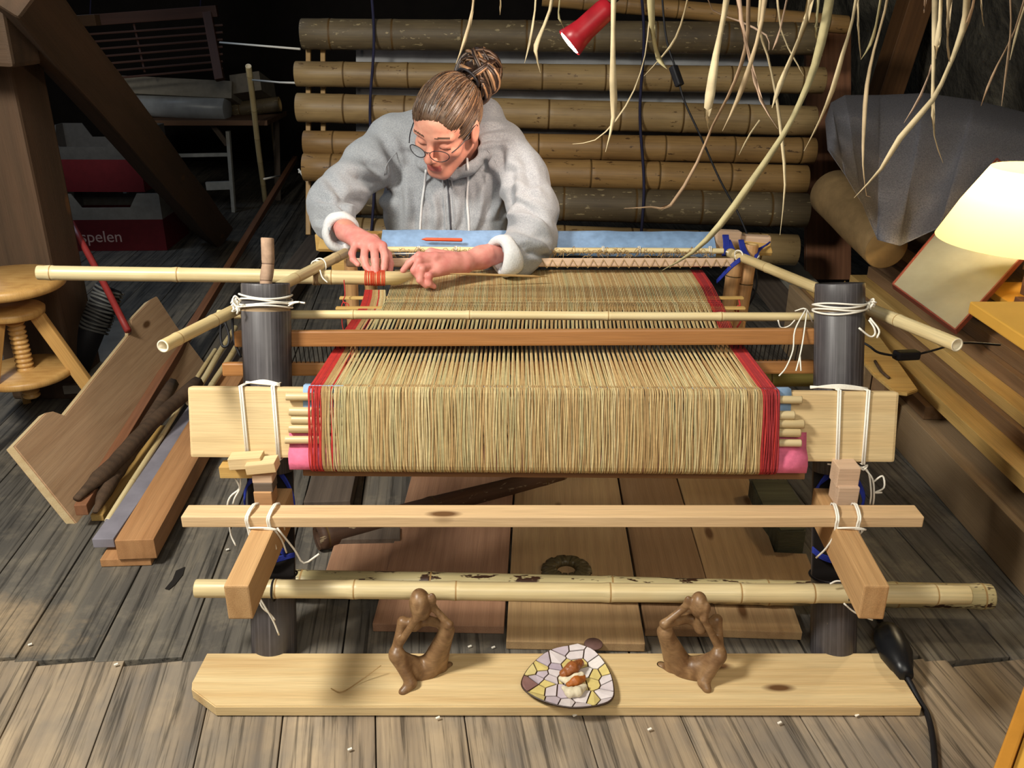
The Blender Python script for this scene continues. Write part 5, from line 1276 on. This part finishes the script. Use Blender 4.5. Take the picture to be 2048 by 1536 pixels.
beam('box_base', PD(-30, 520, 3.62), PD(28, 520, 3.62), .12, .04, M_cbr, o) 
# trestle table with slabs and foil roll
def trestle():
    D = 5.55; t = empty('trestle_table', PZ(400, 425, 0), 'white legged trestle table in the dark behind the crates', 'table'); M_tr = plain('trestle_white', '#a9a8a2', .6)
    f0 = PZ(468, 424, 0.002); tp = f0+Vector((-.03, .02, .58)); beam('leg', f0, PY(456, 262, f0.y), .035, .022, M_tr, t)
    beam('foot_rail', PY(413, 372, f0.y), PY(466, 370, f0.y), .03, .05, M_tr, t)
    beam('stretcher', PY(300, 312, f0.y+.02), PY(456, 309, f0.y+.02), .02, .022, M_tr, t)
    beam('top_rail', PY(260, 248, f0.y+.01), PY(420, 238, f0.y+.01), .03, .03, M_tr, t)
    g0 = PZ(250, 420, .002); beam('leg', g0, PY(258, 262, g0.y), .035, .022, M_tr, t)
    beam('brace', PY(418, 240, f0.y), PY(455, 290, f0.y), .02, .03, M_greyw, t)
    a = PY(250, 236, f0.y+.12); b = PY(555, 236, f0.y+.12)
    beam('table_top', a, b, .5, .03, M_brownw, t)
    beam('leg', PY(552, 236, f0.y+.3), PZ(556, 400, .003), .03, .03, M_greyw, t)
trestle()
yT = PZ(468, 424, 0).y
o = lathe('foil_roll', [(0, .001), (0, .068), (.002, .072), (.70, .072), (.702, .068), (.702, .045), (.6, .044), (.6, .001)], plain('foil', '#9a9da0', .3, .25, 8, bump=.4), frame(PY(455, 218, yT-.02), PY(238, 206, yT+.05)), None); setp(o, 'silvery rolled sheet lying on the trestle table', 'roll')
o = beam('cardboard_slab', PY(240, 178, yT+.10), PY(478, 190, yT+.10), .3, .10, plain('card_pale', '#8d8577', .8), None, up=(0, .3, 1)); setp(o, 'pale cardboard slab on the trestle table above the foil roll', 'slab', 'slabs on the trestle table')
o = beam('cardboard_slab', PY(478, 180, yT+.14), PY(536, 172, yT+.14), .3, .11, plain('card_pale2', '#7b7264', .8), None, up=(0, .3, 1)); setp(o, 'shorter torn cardboard slab at the end of the trestle table', 'slab', 'slabs on the trestle table')
o = bamboo('bamboo_offcut', PY(450, 222, yT+.16), PY(560, 208, yT+.16), .045, [M_scrd, M_scrn, M_scrc], None, nodes=[.1]); setp(o, 'dark thick bamboo offcut at the end of the trestle table', 'bamboo')
o = beam('dark_ridge', PY(240, 188, yT+.0), PY(440, 196, yT+.0), .02, .02, M_red, None); setp(o, 'thin reddish lath in front of the pale cardboard slab', 'lath')
# hanging dark rack
def rack():
    D = 5.0; t = empty('slatted_rack', PD(300, 100, D), 'dark wooden slatted rack hanging above the trestle table', 'rack'); M_rk = wood('rack_wood', '#5a3626', '#472a1e', '#331d15', knots=False)
    beam('frame_rail', PD(120, 45, D), PD(435, 22, D), .04, .06, M_rk, t); beam('frame_rail', PD(415, 25, D), PD(440, 160, D), .04, .05, M_rk, t, up=(1, 0, 0))
    for i in range(7): beam('slat', PD(130, 72+i*15.5, D), PD(446, 50+i*14.5, D), .012, .012, M_rk, t)
    for u, du in ((268, 22), (120, 20)): beam('cross_slat', PD(u, 48, D+.02), PD(u+du, 145, D+.02), .012, .012, M_rk, t, up=(1, 0, 0))
    for u in (180, 400): tube('rope', [PD(u, 35, D), PD(u+8, -160, D)], .004, M_navy, t, 6, 1)
rack()
beam('offcut', PD(70, 46, 3.4), PD(196, 40, 3.4), .05, .04, M_timber, tf)
t = empty('pole_rack', PD(520, 300, 4.9), 'two slim pale poles tied together by white rope beside the bamboo screen', 'rack')
bamboo('pole', PZ(530, 402, .01), PD(497, 132, 4.75), .016, BCREAM, t); bamboo('pole', PZ(557, 356, .01), PD(540, 205, 5.6), .014, BCREAM, t)
for p in ([(505, 160, 4.75), (560, 165, 4.4), (600, 166, 4.1)], [(528, 358, 4.9), (560, 352, 5.2)], [(597, 338, 4.3), (612, 362, 4.3)], [(597, 345, 4.3), (612, 340, 4.3)], [(440, 85, 4.6), (600, 98, 4.1)]):
    tube('rope', [PD(*q) for q in p], .005, M_cord, t, 6, 1)
# ------------------------------------------------------------------ screen of bamboo poles behind the person
scr = empty('bamboo_screen', PD(1115, 460, 3.7), 'screen of thick horizontal bamboo poles hung on dark blue cords behind the person', 'screen')
DS = 3.7; SD, SO = [M_scrd, M_scrn, M_scrc], [M_scry, M_scrn, M_scrc]
rows = [(604, 68, 1640, 78, .060, SD), (592, 148, 1646, 161, .050, BSCR), (595, 215, 1628, 243, .0575, BSCR), (609, 286, 1628, 302, .0500, SO), (608, 334, 1612, 360, .0560, SO), (640, 395, 1612, 421, .0660, SD), (640, 462, 1592, 500, .0600, BSCR)]
for i, (u0, v0, u1, v1, r, mt) in enumerate(rows):
    bamboo('pole', PD(u0, v0, DS), PD(u1, v1, DS), r, mt, scr, gap=.27, swell=1.02, start=.05, r1=r*1.06, seg=28)
bamboo('pole', PD(1085, -6, DS), PD(1694, 50, DS), .036, SO, scr, gap=.2, swell=1.03)
for u in (744, 1284):
    q = [PD(u+4*math.sin(v*.021), v, DS-.072) for v in range(-160, 500, 22)]; tube('hanging_cord', q, .006, M_navy, scr, 6, 2)
for u, du in ((617, 0), (646, 2)): beam('upright', PD(u, 60, DS+.07), PD(u+du, 470, DS+.07), .02, .02, M_creamn, scr, up=(1, 0, 0))
o = None
def sheetp(name, u0, v0, u1, v1, D, mat, label, n=30, m=12, amp=.02):
    V, Fc = [], []
    for side in (0, .004):
        for j in range(m+1):
            for i in range(n+1):
                u, v = u0+(u1-u0)*i/n, v0+(v1-v0)*j/m; V.append(PD(u, v, D+side+amp*mnoise.noise(Vector((u*.02, v*.03, 5)))))
    N = (n+1)*(m+1)
    for j in range(m):
        for i in range(n):
            a = j*(n+1)+i; Fc.append((a, a+n+1, a+n+2, a+1)); Fc.append((N+a, N+a+1, N+a+n+2, N+a+n+1))
    o = mesh_obj(name, V, Fc, mat, Matrix(), None, True); setp(o, label, 'sheet'); return o
sheetp('plastic_sheet', 712, 88, 1540, 270, DS+.12, plain('plastic_white', '#8f8f90', .4, .2, 10), 'greyish white sheet seen through the gaps of the bamboo screen')
o = beam('wooden_upright', PD(1655, 60, DS+.3), PD(1655, 560, DS+.3), .20, .03, M_red, None, up=(0, 1, 0)); setp(o, 'brown wooden upright post behind the end of the bamboo screen', 'panel')
o = beam('floor_log', PD(1290, 498, 3.3), PD(1588, 500, 3.3), .02, .02, M_brownw, None); bpy.data.objects.remove(o)
# ------------------------------------------------------------------ lamp side
def rafter():
    o = beam('trim_2', PD(1765, 205, 4.6), PD(1850, -60, 4.3), .12, .16, wood('rafter_wood', '#7d5530', '#694626', '#4a301b', knots=False), None, up=(0, 1, 0)); o['kind'] = 'structure'
rafter()
# stacks of sawn boards
def board(name, xl, w, z0, th, ya, yb, mat, label, group, skew=0.0):
    o = beam(name, (xl+w/2, ya, z0+th/2), (xl+w/2+skew, yb, z0+th/2), w, th, mat, None, bev=.002); setp(o, label, 'board', group); return o
GS = 'stacked long boards beside the loom'
M_side = wood('stack_side', '#a98e6c', '#8f7656', '#6b563e', rough=.7, knots=False)
board('long_board', 1.13, .55, .002, .13, 1.2, 3.25, M_side, 'broad greyish bottom board of the lumber stack, standing on the floor', GS)
spec = [(1.150, .04, 3.18, M_stackw, 2.28), (1.17, .035, 3.24, M_batten, 1.2), (1.235, .04, 3.15, M_stackw, 1.2), (1.25, .03, 3.22, M_batten, 1.25), (1.30, .04, 3.19, M_stackw, 1.95), (1.32, .04, 3.26, M_stackw, 1.3), (1.34, .035, 3.16, M_brownw, 2.45), (1.33, .045, 3.2, M_stackw, 2.3)]
zz = .134
nm = ['dark board', 'pale yellow batten board', 'brown board', 'narrow golden board', 'shorter brown board', 'brown board with a bare edge', 'dark top layer board', 'topmost brown board']
for i, (x, th, yb, mt, ya) in enumerate(spec):
    board('long_board', x, .45, zz, th, ya, yb, mt, f'{nm[i]} in the lumber stack, '+['just above the bottom board', 'third from the floor', 'fourth from the floor', 'fifth from the floor', 'sixth from the floor', 'seventh one up', 'second from the top', 'under the rolled mat'][i], GS); zz += th+.001
ztop = zz
board('offcut_board', 1.335, .18, ztop+.001, .02, 1.98, 2.5, M_yellowply, 'thin yellow board lying on the lumber stack near the cable', GS)
# thin curved tip board leaning on the stack
def tipboard():
    y0 = 2.12; c = PD(1740, 700, 2.35); z = c.z
    ctrl = [(1690, 560), (1735, 640), (1795, 720), (1836, 778), (1815, 786), (1790, 783), (1745, 745), (1700, 690), (1660, 600)]
    zt = .268; P = [PZ(u, v, zt) for u, v in ctrl]; q = P[0]
    o = prism('thin_board', [(p.x-q.x, p.y-q.y) for p in P][::-1], -.010, 0, M_batten, Matrix.Translation(q), None, bev=.002); setp(o, 'thin yellowish board with a rounded tip beside the lamp side post', 'board')
    o = tube('twig', [PZ(1750, 722, .272), PZ(1762, 742, .273), PZ(1778, 756, .272)], .004, M_bark, None, 6, 2); setp(o, 'small brown twig lying on the thin rounded board', 'twig')
    for k, (x, y0_, h) in enumerate(((1.035, 2.42, .25), (1.065, 2.34, .235), (1.098, 2.40, .255))): o = beam('edge_board', (x, y0_, h/2+.001), (x, 3.2, h/2+.001), .026, h, [M_side, M_stackw, M_batten][k], None); setp(o, ['greyish board standing on edge, nearest to the loom', 'brown board standing on edge between a greyish and a pale one', 'pale board standing on edge against the lumber stack'][k], 'board')
tipboard()
for i, (u0, v0, u1, v1, w) in enumerate(((1500, 520, 1650, 640, .16), (1530, 490, 1690, 600, .14))):
    a, b = PZ(u0, v0, .10+.03*i), PZ(u1, v1+60, .03+.03*i); o = beam('grey_plank', a, b, w, .02, [M_greyw, plain('pale_grey_board', '#8c887c', .7, .12, 10)][i], None); setp(o, ['grey brown plank on the floor behind the loom end', 'pale grey thin board lying over the grey brown plank'][i], 'plank')
# second stack with yellow board on top
yA = 1.95
M_st2 = wood('stack_red', '#8a6044', '#704a33', '#4f3323', rough=.65, knots=False)
z2 = ztop+.004
for i in range(5):
    x = 1.30+[.0, -.012, .01, -.008, .0][i]; o = board('short_board', x, .5, z2, .032, yA-.02+[.03, 0, .02, -.01, .015][i]-.75, yA+.26+[.03, 0, .02, -.01, .015][i], M_st2, ['lowest', 'second', 'middle', 'fourth', 'top'][i]+' reddish board of the small pile under the yellow board', 'reddish boards under the yellow board'); z2 += .033
yb_ = [PZ(1940, 602, z2+.026), PZ(2022, 695, z2+.026)]
o = beam('yellow_board', (yb_[0].x+.25, 1.2, z2+.013), (yb_[0].x+.25, yb_[0].y, z2+.013), .50, .025, M_yellowply, None); setp(o, 'bright yellow board lying on the reddish pile under the lamp', 'board')
# rolled mat
o = bamboo('rolled_mat', PD(1668, 386, 3.3), PD(1772, 498, 2.9), .088, [plain('mat_tan', '#93774f', .8, .15, 30), M_creamn, M_creamn], None, r1=.07, nodes=[], hollow=False, seg=32); setp(o, 'large tan rolled mat lying on the lumber stack under the grey blanket', 'roll')
# blanket
def blanket():
    V, Fc = [], []; nu, nv = 90, 70
    top = [(1650, 240), (1662, 205), (1690, 190), (1760, 190), (1850, 186), (1950, 200), (2080, 232)]; bot = [(1655, 300), (1690, 350), (1725, 410), (1755, 480), (1800, 492), (1880, 455), (2080, 450)]
    def ev(c, t):
        x = t*(len(c)-1); i = min(int(x), len(c)-2); f = x-i; f = f*f*(3-2*f); return (c[i][0]+(c[i+1][0]-c[i][0])*f, c[i][1]+(c[i+1][1]-c[i][1])*f)
    for side in (0, 1):
        for j in range(nv+1):
            for i in range(nu+1):
                s, t = i/nu, j/nv; a = ev(top, s); b = ev(bot, s); u = a[0]+(b[0]-a[0])*t; v = a[1]+(b[1]-a[1])*t
                d = 3.05-.35*t+.25*(1-t)**2*(t < 1)+.0; e = min(1, s*6); d += .20*(1-e)**2+.22*max(0, 1-t*5)**2
                d += .035*math.sin(s*26+t*3+1.5*math.sin(s*7))*min(1, t*2.2)*(.5+.5*s if s < .7 else .8)+.02*mnoise.noise(Vector((s*6, t*6, 1)))
                V.append(PD(u, v, d+side*.012))
    N = (nu+1)*(nv+1)
    for j in range(nv):
        for i in range(nu): a = j*(nu+1)+i; Fc.append((a, a+nu+1, a+nu+2, a+1)); Fc.append((N+a, N+a+1, N+a+nu+2, N+a+nu+1))
    for i in range(nu):
        for j in (0, nv): a = j*(nu+1)+i; Fc.append((a, a+1, N+a+1, N+a) if j == 0 else (a, N+a, N+a+1, a+1))
    for j in range(nv):
        a = j*(nu+1); Fc.append((a, N+a, N+a+nu+1, a+nu+1))
    m_ = NT('blanket_grey', .95, .15); a_ = m_.noise(m_.coord((1, 1, 1), rnd=False), 220, 3); m_.col(m_.ramp(a_, [(0.3, lin('#605d61')), (0.7, lin('#827f82'))])); m_.bump(a_, .4, .002)
    o = mesh_obj('grey_blanket', V, Fc, m_.m, Matrix(), None, True); setp(o, 'grey wool blanket draped over the lumber behind the lamp', 'blanket')
blanket()
o = beam('covered_bundle', PD(1730, 300, 3.55), PD(1960, 300, 3.45), .22, .20, M_brownw, None); setp(o, 'bundle of boards under the grey blanket', 'bundle')
# framed board leaning
def framed():
    D0 = 2.62; c = [PD(1787, 576, 2.62), PD(1912, 668, 2.38), PD(2110, 440, 2.62), PD(1998, 318, 2.86)]
    X = (c[1]-c[0]).normalized(); Yv = (c[3]-c[0]); Z = X.cross(Yv).normalized(); Y = Z.cross(X); m = Matrix(((X.x, Y.x, Z.x, c[0].x), (X.y, Y.y, Z.y, c[0].y), (X.z, Y.z, Z.z, c[0].z), (0, 0, 0, 1)))
    def q(u, v):
        r = ray(u, v); P = CAM+r*((c[0]-CAM).dot(Z)/r.dot(Z)); d = P-c[0]; return (d.dot(X), d.dot(Y))
    pts = [q(1787, 576), q(1912, 668), q(2115, 445), q(1995, 325)]
    t = empty('framed_board', c[0], 'large greenish grey board with a thin red edge leaning behind the lamp', 'board')
    prism('panel', pts, 0, .012, plain('panel_grey', '#8f8c7b', .7, .12, 9), m, t)
    for i in range(4):
        a, b = pts[i], pts[(i+1) % 4]; A = m @ Vector((a[0], a[1], .008)); B = m @ Vector((b[0], b[1], .008)); beam('edge_strip', A, B, .005, .018, plain('red_edge', '#7d4034', .5), t, up=Z)
framed()
# table lamp
def lamp():
    c = PD(2062, 430, 2.30); t = empty('table_lamp', (c.x, c.y, z2+.03), 'table lamp with a glowing cream cone shade on a dark thin stem', 'lamp')
    zb_, zt_ = PD(2062, 512, 2.30).z+.030, PD(2062, 335, 2.30).z+.005; rb, rt = .215, .115
    mt = bpy.data.materials.new('lamp_shade'); mt.use_nodes = True; nt = mt.node_tree; nt.nodes.clear(); o_ = nt.nodes.new('ShaderNodeOutputMaterial'); d = nt.nodes.new('ShaderNodeBsdfDiffuse'); tr = nt.nodes.new('ShaderNodeBsdfTranslucent'); mx = nt.nodes.new('ShaderNodeMixShader'); mx.inputs[0].default_value = .6
    d.inputs[0].default_value = (.85, .66, .28, 1); tr.inputs[0].default_value = (.98, .78, .38, 1); nt.links.new(d.outputs[0], mx.inputs[1]); nt.links.new(tr.outputs[0], mx.inputs[2]); em_ = nt.nodes.new('ShaderNodeEmission'); em_.inputs[0].default_value = (1, .68, .22, 1); em_.inputs[1].default_value = .25; ad = nt.nodes.new('ShaderNodeAddShader'); nt.links.new(mx.outputs[0], ad.inputs[0]); nt.links.new(em_.outputs[0], ad.inputs[1]); nt.links.new(ad.outputs[0], o_.inputs[0])
    mid = (zb_+zt_)/2; mm = Matrix.Translation((c.x, c.y, zb_)) @ Matrix.Rotation(-math.pi/2, 4, 'Y'); H_ = zt_-zb_
    lathe_open('shade', [(0, rb), (H_*.5, rb+(rt-rb)*.45), (H_, rt)], mt, mm, t)
    zbase = ztop+.003
    ux = PD(1990, 515, 2.30); 
    tube('stem', [(c.x, c.y, zt_-.04), (c.x, c.y, zb_-.05), (c.x-.02, c.y, z2+.035)], .006, M_blackc, t, 8, 2)
    lathe('base', [(0, .001), (0, .08), (.01, .08), (.02, .02), (.021, .001)], M_blackc, Matrix.Translation((c.x-.02, c.y, z2+.028)) @ Matrix.Rotation(-math.pi/2, 4, 'Y'), t)
    em = bpy.data.materials.new('bulb_glow'); em.use_nodes = True; e = em.node_tree.nodes['Principled BSDF']; e.inputs['Emission Color'].default_value = (1, .78, .45, 1); e.inputs['Emission Strength'].default_value = 25
    zbulb = mid+.045
    lathe('bulb', [(0, .001), (.004, .02), (.03, .032), (.06, .02), (.075, .013), (.076, .001)], em, Matrix.Translation((c.x, c.y, zbulb)) @ Matrix.Rotation(-math.pi/2, 4, 'Y'), t, 16)
    l = bpy.data.lights.new('lamp_bulb', 'POINT'); l.energy = 8; l.color = (1, .82, .52); l.shadow_soft_size = .035; lo = bpy.data.objects.new('lamp_bulb', l); C.objects.link(lo); lo.location = (c.x, c.y, zbulb-.03)
def lathe_open(name, prof, mat, m, parent, seg=64):
    V, Fc = [], []
    for x, r in prof:
        for k in range(seg): a = 2*math.pi*k/seg; V.append((x, r*math.cos(a), r*math.sin(a)))
    for i in range(len(prof)-1):
        for k in range(seg): Fc.append((i*seg+k, i*seg+(k+1) % seg, (i+1)*seg+(k+1) % seg, (i+1)*seg+k))
    return mesh_obj(name, V, Fc, mat, m, parent, True)
lamp()
# red clip spotlight
def spot():
    a, b = PD(1208, 22, 1.98), PD(1139, 86, 1.998); ax = (b-a).normalized(); L = (b-a).length; t = empty('spotlight', a, 'small red metal spotlight switched on above the bamboo screen', 'lamp')
    M_rs = plain('spot_red', '#a5202a', .35)
    lathe('housing', [(-.02, .010), (-.015, .022), (0, .025), (L*.55, .026), (L*.75, .029), (L, .035), (L+.001, .033), (L*.75, .026), (L*.6, .001)], [M_rs], frame(a, b), t, 32)
    em = bpy.data.materials.new('spot_glow'); em.use_nodes = True; e = em.node_tree.nodes['Principled BSDF']; e.inputs['Emission Color'].default_value = (1, .82, .68, 1); e.inputs['Emission Strength'].default_value = 30
    lathe('bulb', [(L*.8, .024), (L*.95, .031), (L*1.02, .026), (L*1.05, .001)], em, frame(a, b), t, 24)
    tube('arm', [a-ax*.015, a-ax*.05+Vector((.02, 0, .05)), a+Vector((.06, 0, .4)), a+Vector((.06, 0, 1.5))], .006, M_blackc, t, 6, 3)
    l = bpy.data.lights.new('spot_light', 'SPOT'); l.energy = 9; l.color = (1, .80, .66); l.spot_size = math.radians(110); l.spot_blend = .8; l.shadow_soft_size = .03; lo = bpy.data.objects.new('spot_light', l); C.objects.link(lo); lo.location = b+ax*.02
    lo.rotation_euler = (PD(930, 330, 2.45)-lo.location).to_track_quat('-Z', 'Y').to_euler()
spot()
# cables
def cable(name, pts, r, label, sw=None):
    t = empty(name, PD(*pts[0]), label, 'cable'); tube('wire', [PD(*p) for p in pts], r, M_blackc, t, 6, 5)
    if sw: beam('switch', PD(*sw[0]), PD(*sw[1]), .022, .02, M_blackc, t, bev=.005)
cable('hanging_cable', [(1318, -120, 2.5), (1330, 60, 2.5), (1352, 140, 2.5), (1368, 200, 2.5), (1400, 270, 2.5), (1440, 360, 2.5), (1478, 430, 2.5), (1505, 500, 2.45), (1514, 560, 2.42), (1508, 590, 2.42), (1494, 616, 2.45)], .0028, 'thin black cable with an inline switch hanging down before the bamboo screen', ((1346, 132, 2.5), (1360, 172, 2.5)))
cable('lamp_cable', [(1690, 668, 1.95), (1735, 690, 1.9), (1760, 706, 1.9), (1812, 712, 1.92), (1862, 702, 1.95), (1925, 686, 2.0), (2000, 690, 2.05)], .0026, 'black lamp cable with an inline switch beside the lamp side post', ((1790, 711, 1.915), (1836, 709, 1.93)))
def plug():
    t = empty('extension_socket', PZ(1795, 1300, 0), 'black rubber cable connector lying on the floor beside the front board', 'connector'); zc = .030
    a, b = PZ(1772, 1262, .034), PZ(1812, 1352, .034)
    L = (b-a).length
    lathe('socket', [(0, .001), (0, .024), (.02, .030), (L*.55, .031), (L*.8, .022), (L*.84, .019), (L, .014), (L, .001)], plain('rubber_black', '#17181b', .35), frame(a, b), t, 24)
    tube('wire', [PZ(1812, 1350, .03), PZ(1838, 1400, .010), PZ(1855, 1430, .007), PZ(1866, 1480, .007), PZ(1872, 1560, .007)], .0055, M_blackc, t, 8, 5)
    tube('wire', [PZ(1774, 1266, .03), PZ(1760, 1240, .012), PZ(1730, 1190, .008), PZ(1690, 1120, .008)], .0055, M_blackc, t, 8, 5)
plug()
# box corner in the near foreground
def boxc():
    zt = .30; a = PZ(1983, 1545, zt); b = PZ(2050, 1366, zt); d = (b-a).normalized(); nrm = Vector((d.y, -d.x, 0)); t = empty('pine_box', (a.x+.2, a.y, 0), 'orange pine box with a raised rim at the near corner', 'box'); L = .45
    A = a-d*.25; B = a+d*.32
    for k, (p, q) in enumerate(((A, B), (B, B+nrm*.3), (A, A+nrm*.3))):
        beam('side', Vector((p.x, p.y, zt/2))+(nrm*.009 if k == 0 else Vector()), Vector((q.x, q.y, zt/2))+(nrm*.009 if k == 0 else Vector()), .018, zt-.002, plain('box_orange', '#c98a35', .5, .1, 20), t)
    prism('inner_panel', [(.02, .02), (.55, .02), (.55, .3), (.02, .3)], -.02, -.01, M_yellowply, Matrix(((d.x, nrm.x, 0, A.x), (d.y, nrm.y, 0, A.y), (0, 0, 1, zt), (0, 0, 0, 1))), t)
boxc()
# ------------------------------------------------------------------ dry leaves hanging from above
M_lf = [plain('leaf_'+str(i), c_, .7, .2, 25, .3) for i, c_ in enumerate(('#d3bf98', '#c2aa86', '#b3a67c', '#cfb096', '#b09274'))]
LV = [([(950, -60), (945, 20), (930, 80), (912, 128)], 9), ([(1074, -50), (1070, 20), (1058, 90), (1049, 126)], 6), ([(1112, -50), (1100, 20), (1078, 75), (1071, 102), (1081, 146)], 11), ([(1124, -40), (1117, 25), (1121, 42), (1129, 58)], 4),
  ([(1229, -60), (1226, 60), (1226, 160), (1227, 235), (1211, 304)], 15), ([(1300, -50), (1304, 50), (1312, 100), (1320, 122), (1334, 138)], 15), ([(1385, -50), (1370, 20), (1352, 75), (1325, 112), (1288, 152)], 5), ([(1300, 30), (1290, 110), (1268, 180), (1232, 240), (1190, 280), (1145, 288)], 3),
  ([(1462, -60), (1448, 30), (1432, 110), (1420, 190), (1414, 235), (1418, 262)], 19), ([(1496, -60), (1496, 60), (1482, 130), (1455, 195), (1425, 252), (1394, 326), (1342, 410), (1302, 414), (1248, 417)], 9), ([(1536, -60), (1524, 40), (1500, 130), (1475, 200), (1445, 262)], 12),
  ([(1472, -60), (1482, 40), (1500, 120), (1522, 200), (1556, 258)], 11), ([(1530, -60), (1518, 50), (1535, 110), (1552, 190), (1564, 280), (1570, 370), (1560, 470)], 8), ([(1632, -60), (1612, 40), (1585, 110), (1560, 170), (1544, 216)], 17),
  ([(1668, -60), (1652, 40), (1630, 130), (1600, 205), (1565, 272), (1500, 368), (1440, 450), (1385, 505), (1324, 541)], 19), ([(1722, -60), (1705, 40), (1685, 110), (1665, 180), (1640, 240), (1608, 302)], 11), ([(1640, -60), (1634, 30), (1632, 70), (1645, 112)], 8),
  ([(1716, -40), (1716, 50), (1722, 119)], 6), ([(1768, -40), (1752, 50), (1740, 90), (1722, 119)], 7), ([(1785, -60), (1770, 20), (1748, 100), (1734, 170), (1728, 250), (1726, 330), (1733, 392)], 8), ([(1735, 392), (1742, 394)], 3), ([(1870, -60), (1869, 60), (1866, 160), (1866, 230), (1870, 278)], 11),
  ([(1884, -60), (1880, 40), (1874, 90), (1872, 118)], 12), ([(1902, -60), (1896, 50), (1896, 95), (1900, 125)], 15), ([(1958, -60), (1945, 15), (1925, 70), (1900, 125)], 8), ([(1935, -60), (1932, 30), (1915, 90), (1895, 140), (1865, 200), (1800, 276), (1762, 338), (1708, 396)], 15),
  ([(2018, -60), (2022, 40), (2018, 100), (2010, 160), (2003, 212)], 6), ([(2060, -40), (2030, 60), (1995, 130), (1975, 175), (1962, 212)], 5), ([(1864, 130), (1842, 190), (1808, 246)], 6), ([(1960, -40), (1963, 15), (1968, 52)], 6), ([(1866, 200), (1868, 270), (1886, 326)], 3), ([(1410, -30), (1425, 20), (1478, 42), (1532, 70), (1538, 100)], 4),
  ([(1552, -40), (1562, 60), (1590, 120), (1608, 152)], 4), ([(2075, -60), (2040, 40), (2020, 120)], 6), ([(1520, 240), (1500, 268), (1478, 310)], 4), ([(1582, -40), (1560, 60), (1545, 100)], 5), ([(1855, -50), (1850, 10), (1848, 26)], 8), ([(1000, -30), (1000, 30)], 4)]
kn = PZ(1187, 1288, .0225); lathe('knot', [(0, .001), (0, .019), (.0012, .018), (.0013, .001)], plain('purple_knot', '#6a4f4a', .5, .2, 60), Matrix.Translation(kn) @ Matrix.Rotation(-math.pi/2, 4, 'Y'), bpy.data.objects['wide_board.001'])
hp = [PZ(u, v, .001) for u, v in ((330, 1178), (345, 1160), (352, 1142), (370, 1134), (366, 1150), (350, 1170), (338, 1180))]; prism('rotted_hole', [(p.x-hp[0].x, p.y-hp[0].y) for p in hp][::-1], 0, .0012, M_gap, Matrix.Translation(hp[0]), fl)
for k, (u, v) in enumerate(((582, 1343), (876, 1437), (1150, 1432), (987, 1296), (940, 1294), (1560, 1447), (1715, 1432), (455, 1100), (232, 1330), (700, 1500), (1300, 1460), (60, 1290))):
    p = PZ(u, v, .004); o = beam('wood_chip', p-Vector((.004, 0, 0)), p+Vector((.003, .003, .001)), .004, .002, M_cord, None, bev=0); setp(o, 'tiny white wood chip lying on the bare floor boards', 'chip', 'white chips on the floor')
lt = empty('dried_leaf_bunch', (.42, 1.55, 1.42), 'bunch of long dried grass leaves hanging down from overhead', 'leaves')
for i, (pts, wd_) in enumerate(LV):
    D = 1.62+.25*R.random() if wd_ < 12 else 1.5+.2*R.random()
    full = pts if len(pts) > 2 else [pts[0], ((pts[0][0]+pts[1][0])/2+1, (pts[0][1]+pts[1][1])/2), pts[1]]
    P = smooth_path([PD(u, v, D+.05*math.sin(k+i)) for k, (u, v) in enumerate(full)], 2); V, Fc = [], []; n = len(P); tw = R.uniform(-.6, .6); ww = wd_*D/F_PX/2*.98; ph = R.uniform(0, 3)
    for k, p in enumerate(P):
        t = k/(n-1); T = (P[min(k+1, n-1)]-P[max(k-1, 0)]).normalized(); S = T.cross(FW).normalized(); Nn_ = S.cross(T); a = tw*math.sin(t*4+ph); s_ = S*math.cos(a)+Nn_*math.sin(a); q = Nn_*math.cos(a)-S*math.sin(a)
        w = ww*(1-max(0, (t-.55)/.45)**1.6)*(.75+.25*math.sin(t*9+ph))+.0004; V += [p-s_*w, p+q*w*.35, p+s_*w, p+q*(w*.35+.0006)]
    for k in range(n-1):
        b0 = k*4
        for e, f in ((0, 1), (1, 2), (2, 3), (3, 0)): Fc.append((b0+e, b0+f, b0+4+f, b0+4+e))
    mesh_obj('leaf', V, Fc, M_lf[R.choices(range(5), [4, 2.5, 2, 2, 1.3])[0]], Matrix(), lt, True)
bamboo('hanging_rod', (-.2, 1.62, 1.36), (1.15, 1.62, 1.36), .016, BCREAM, lt)
for x in (0.0, 1.0): tube('rope', [(x, 1.62, 1.36), (x, 1.62, 2.86)], .004, M_cord, lt, 6, 1)
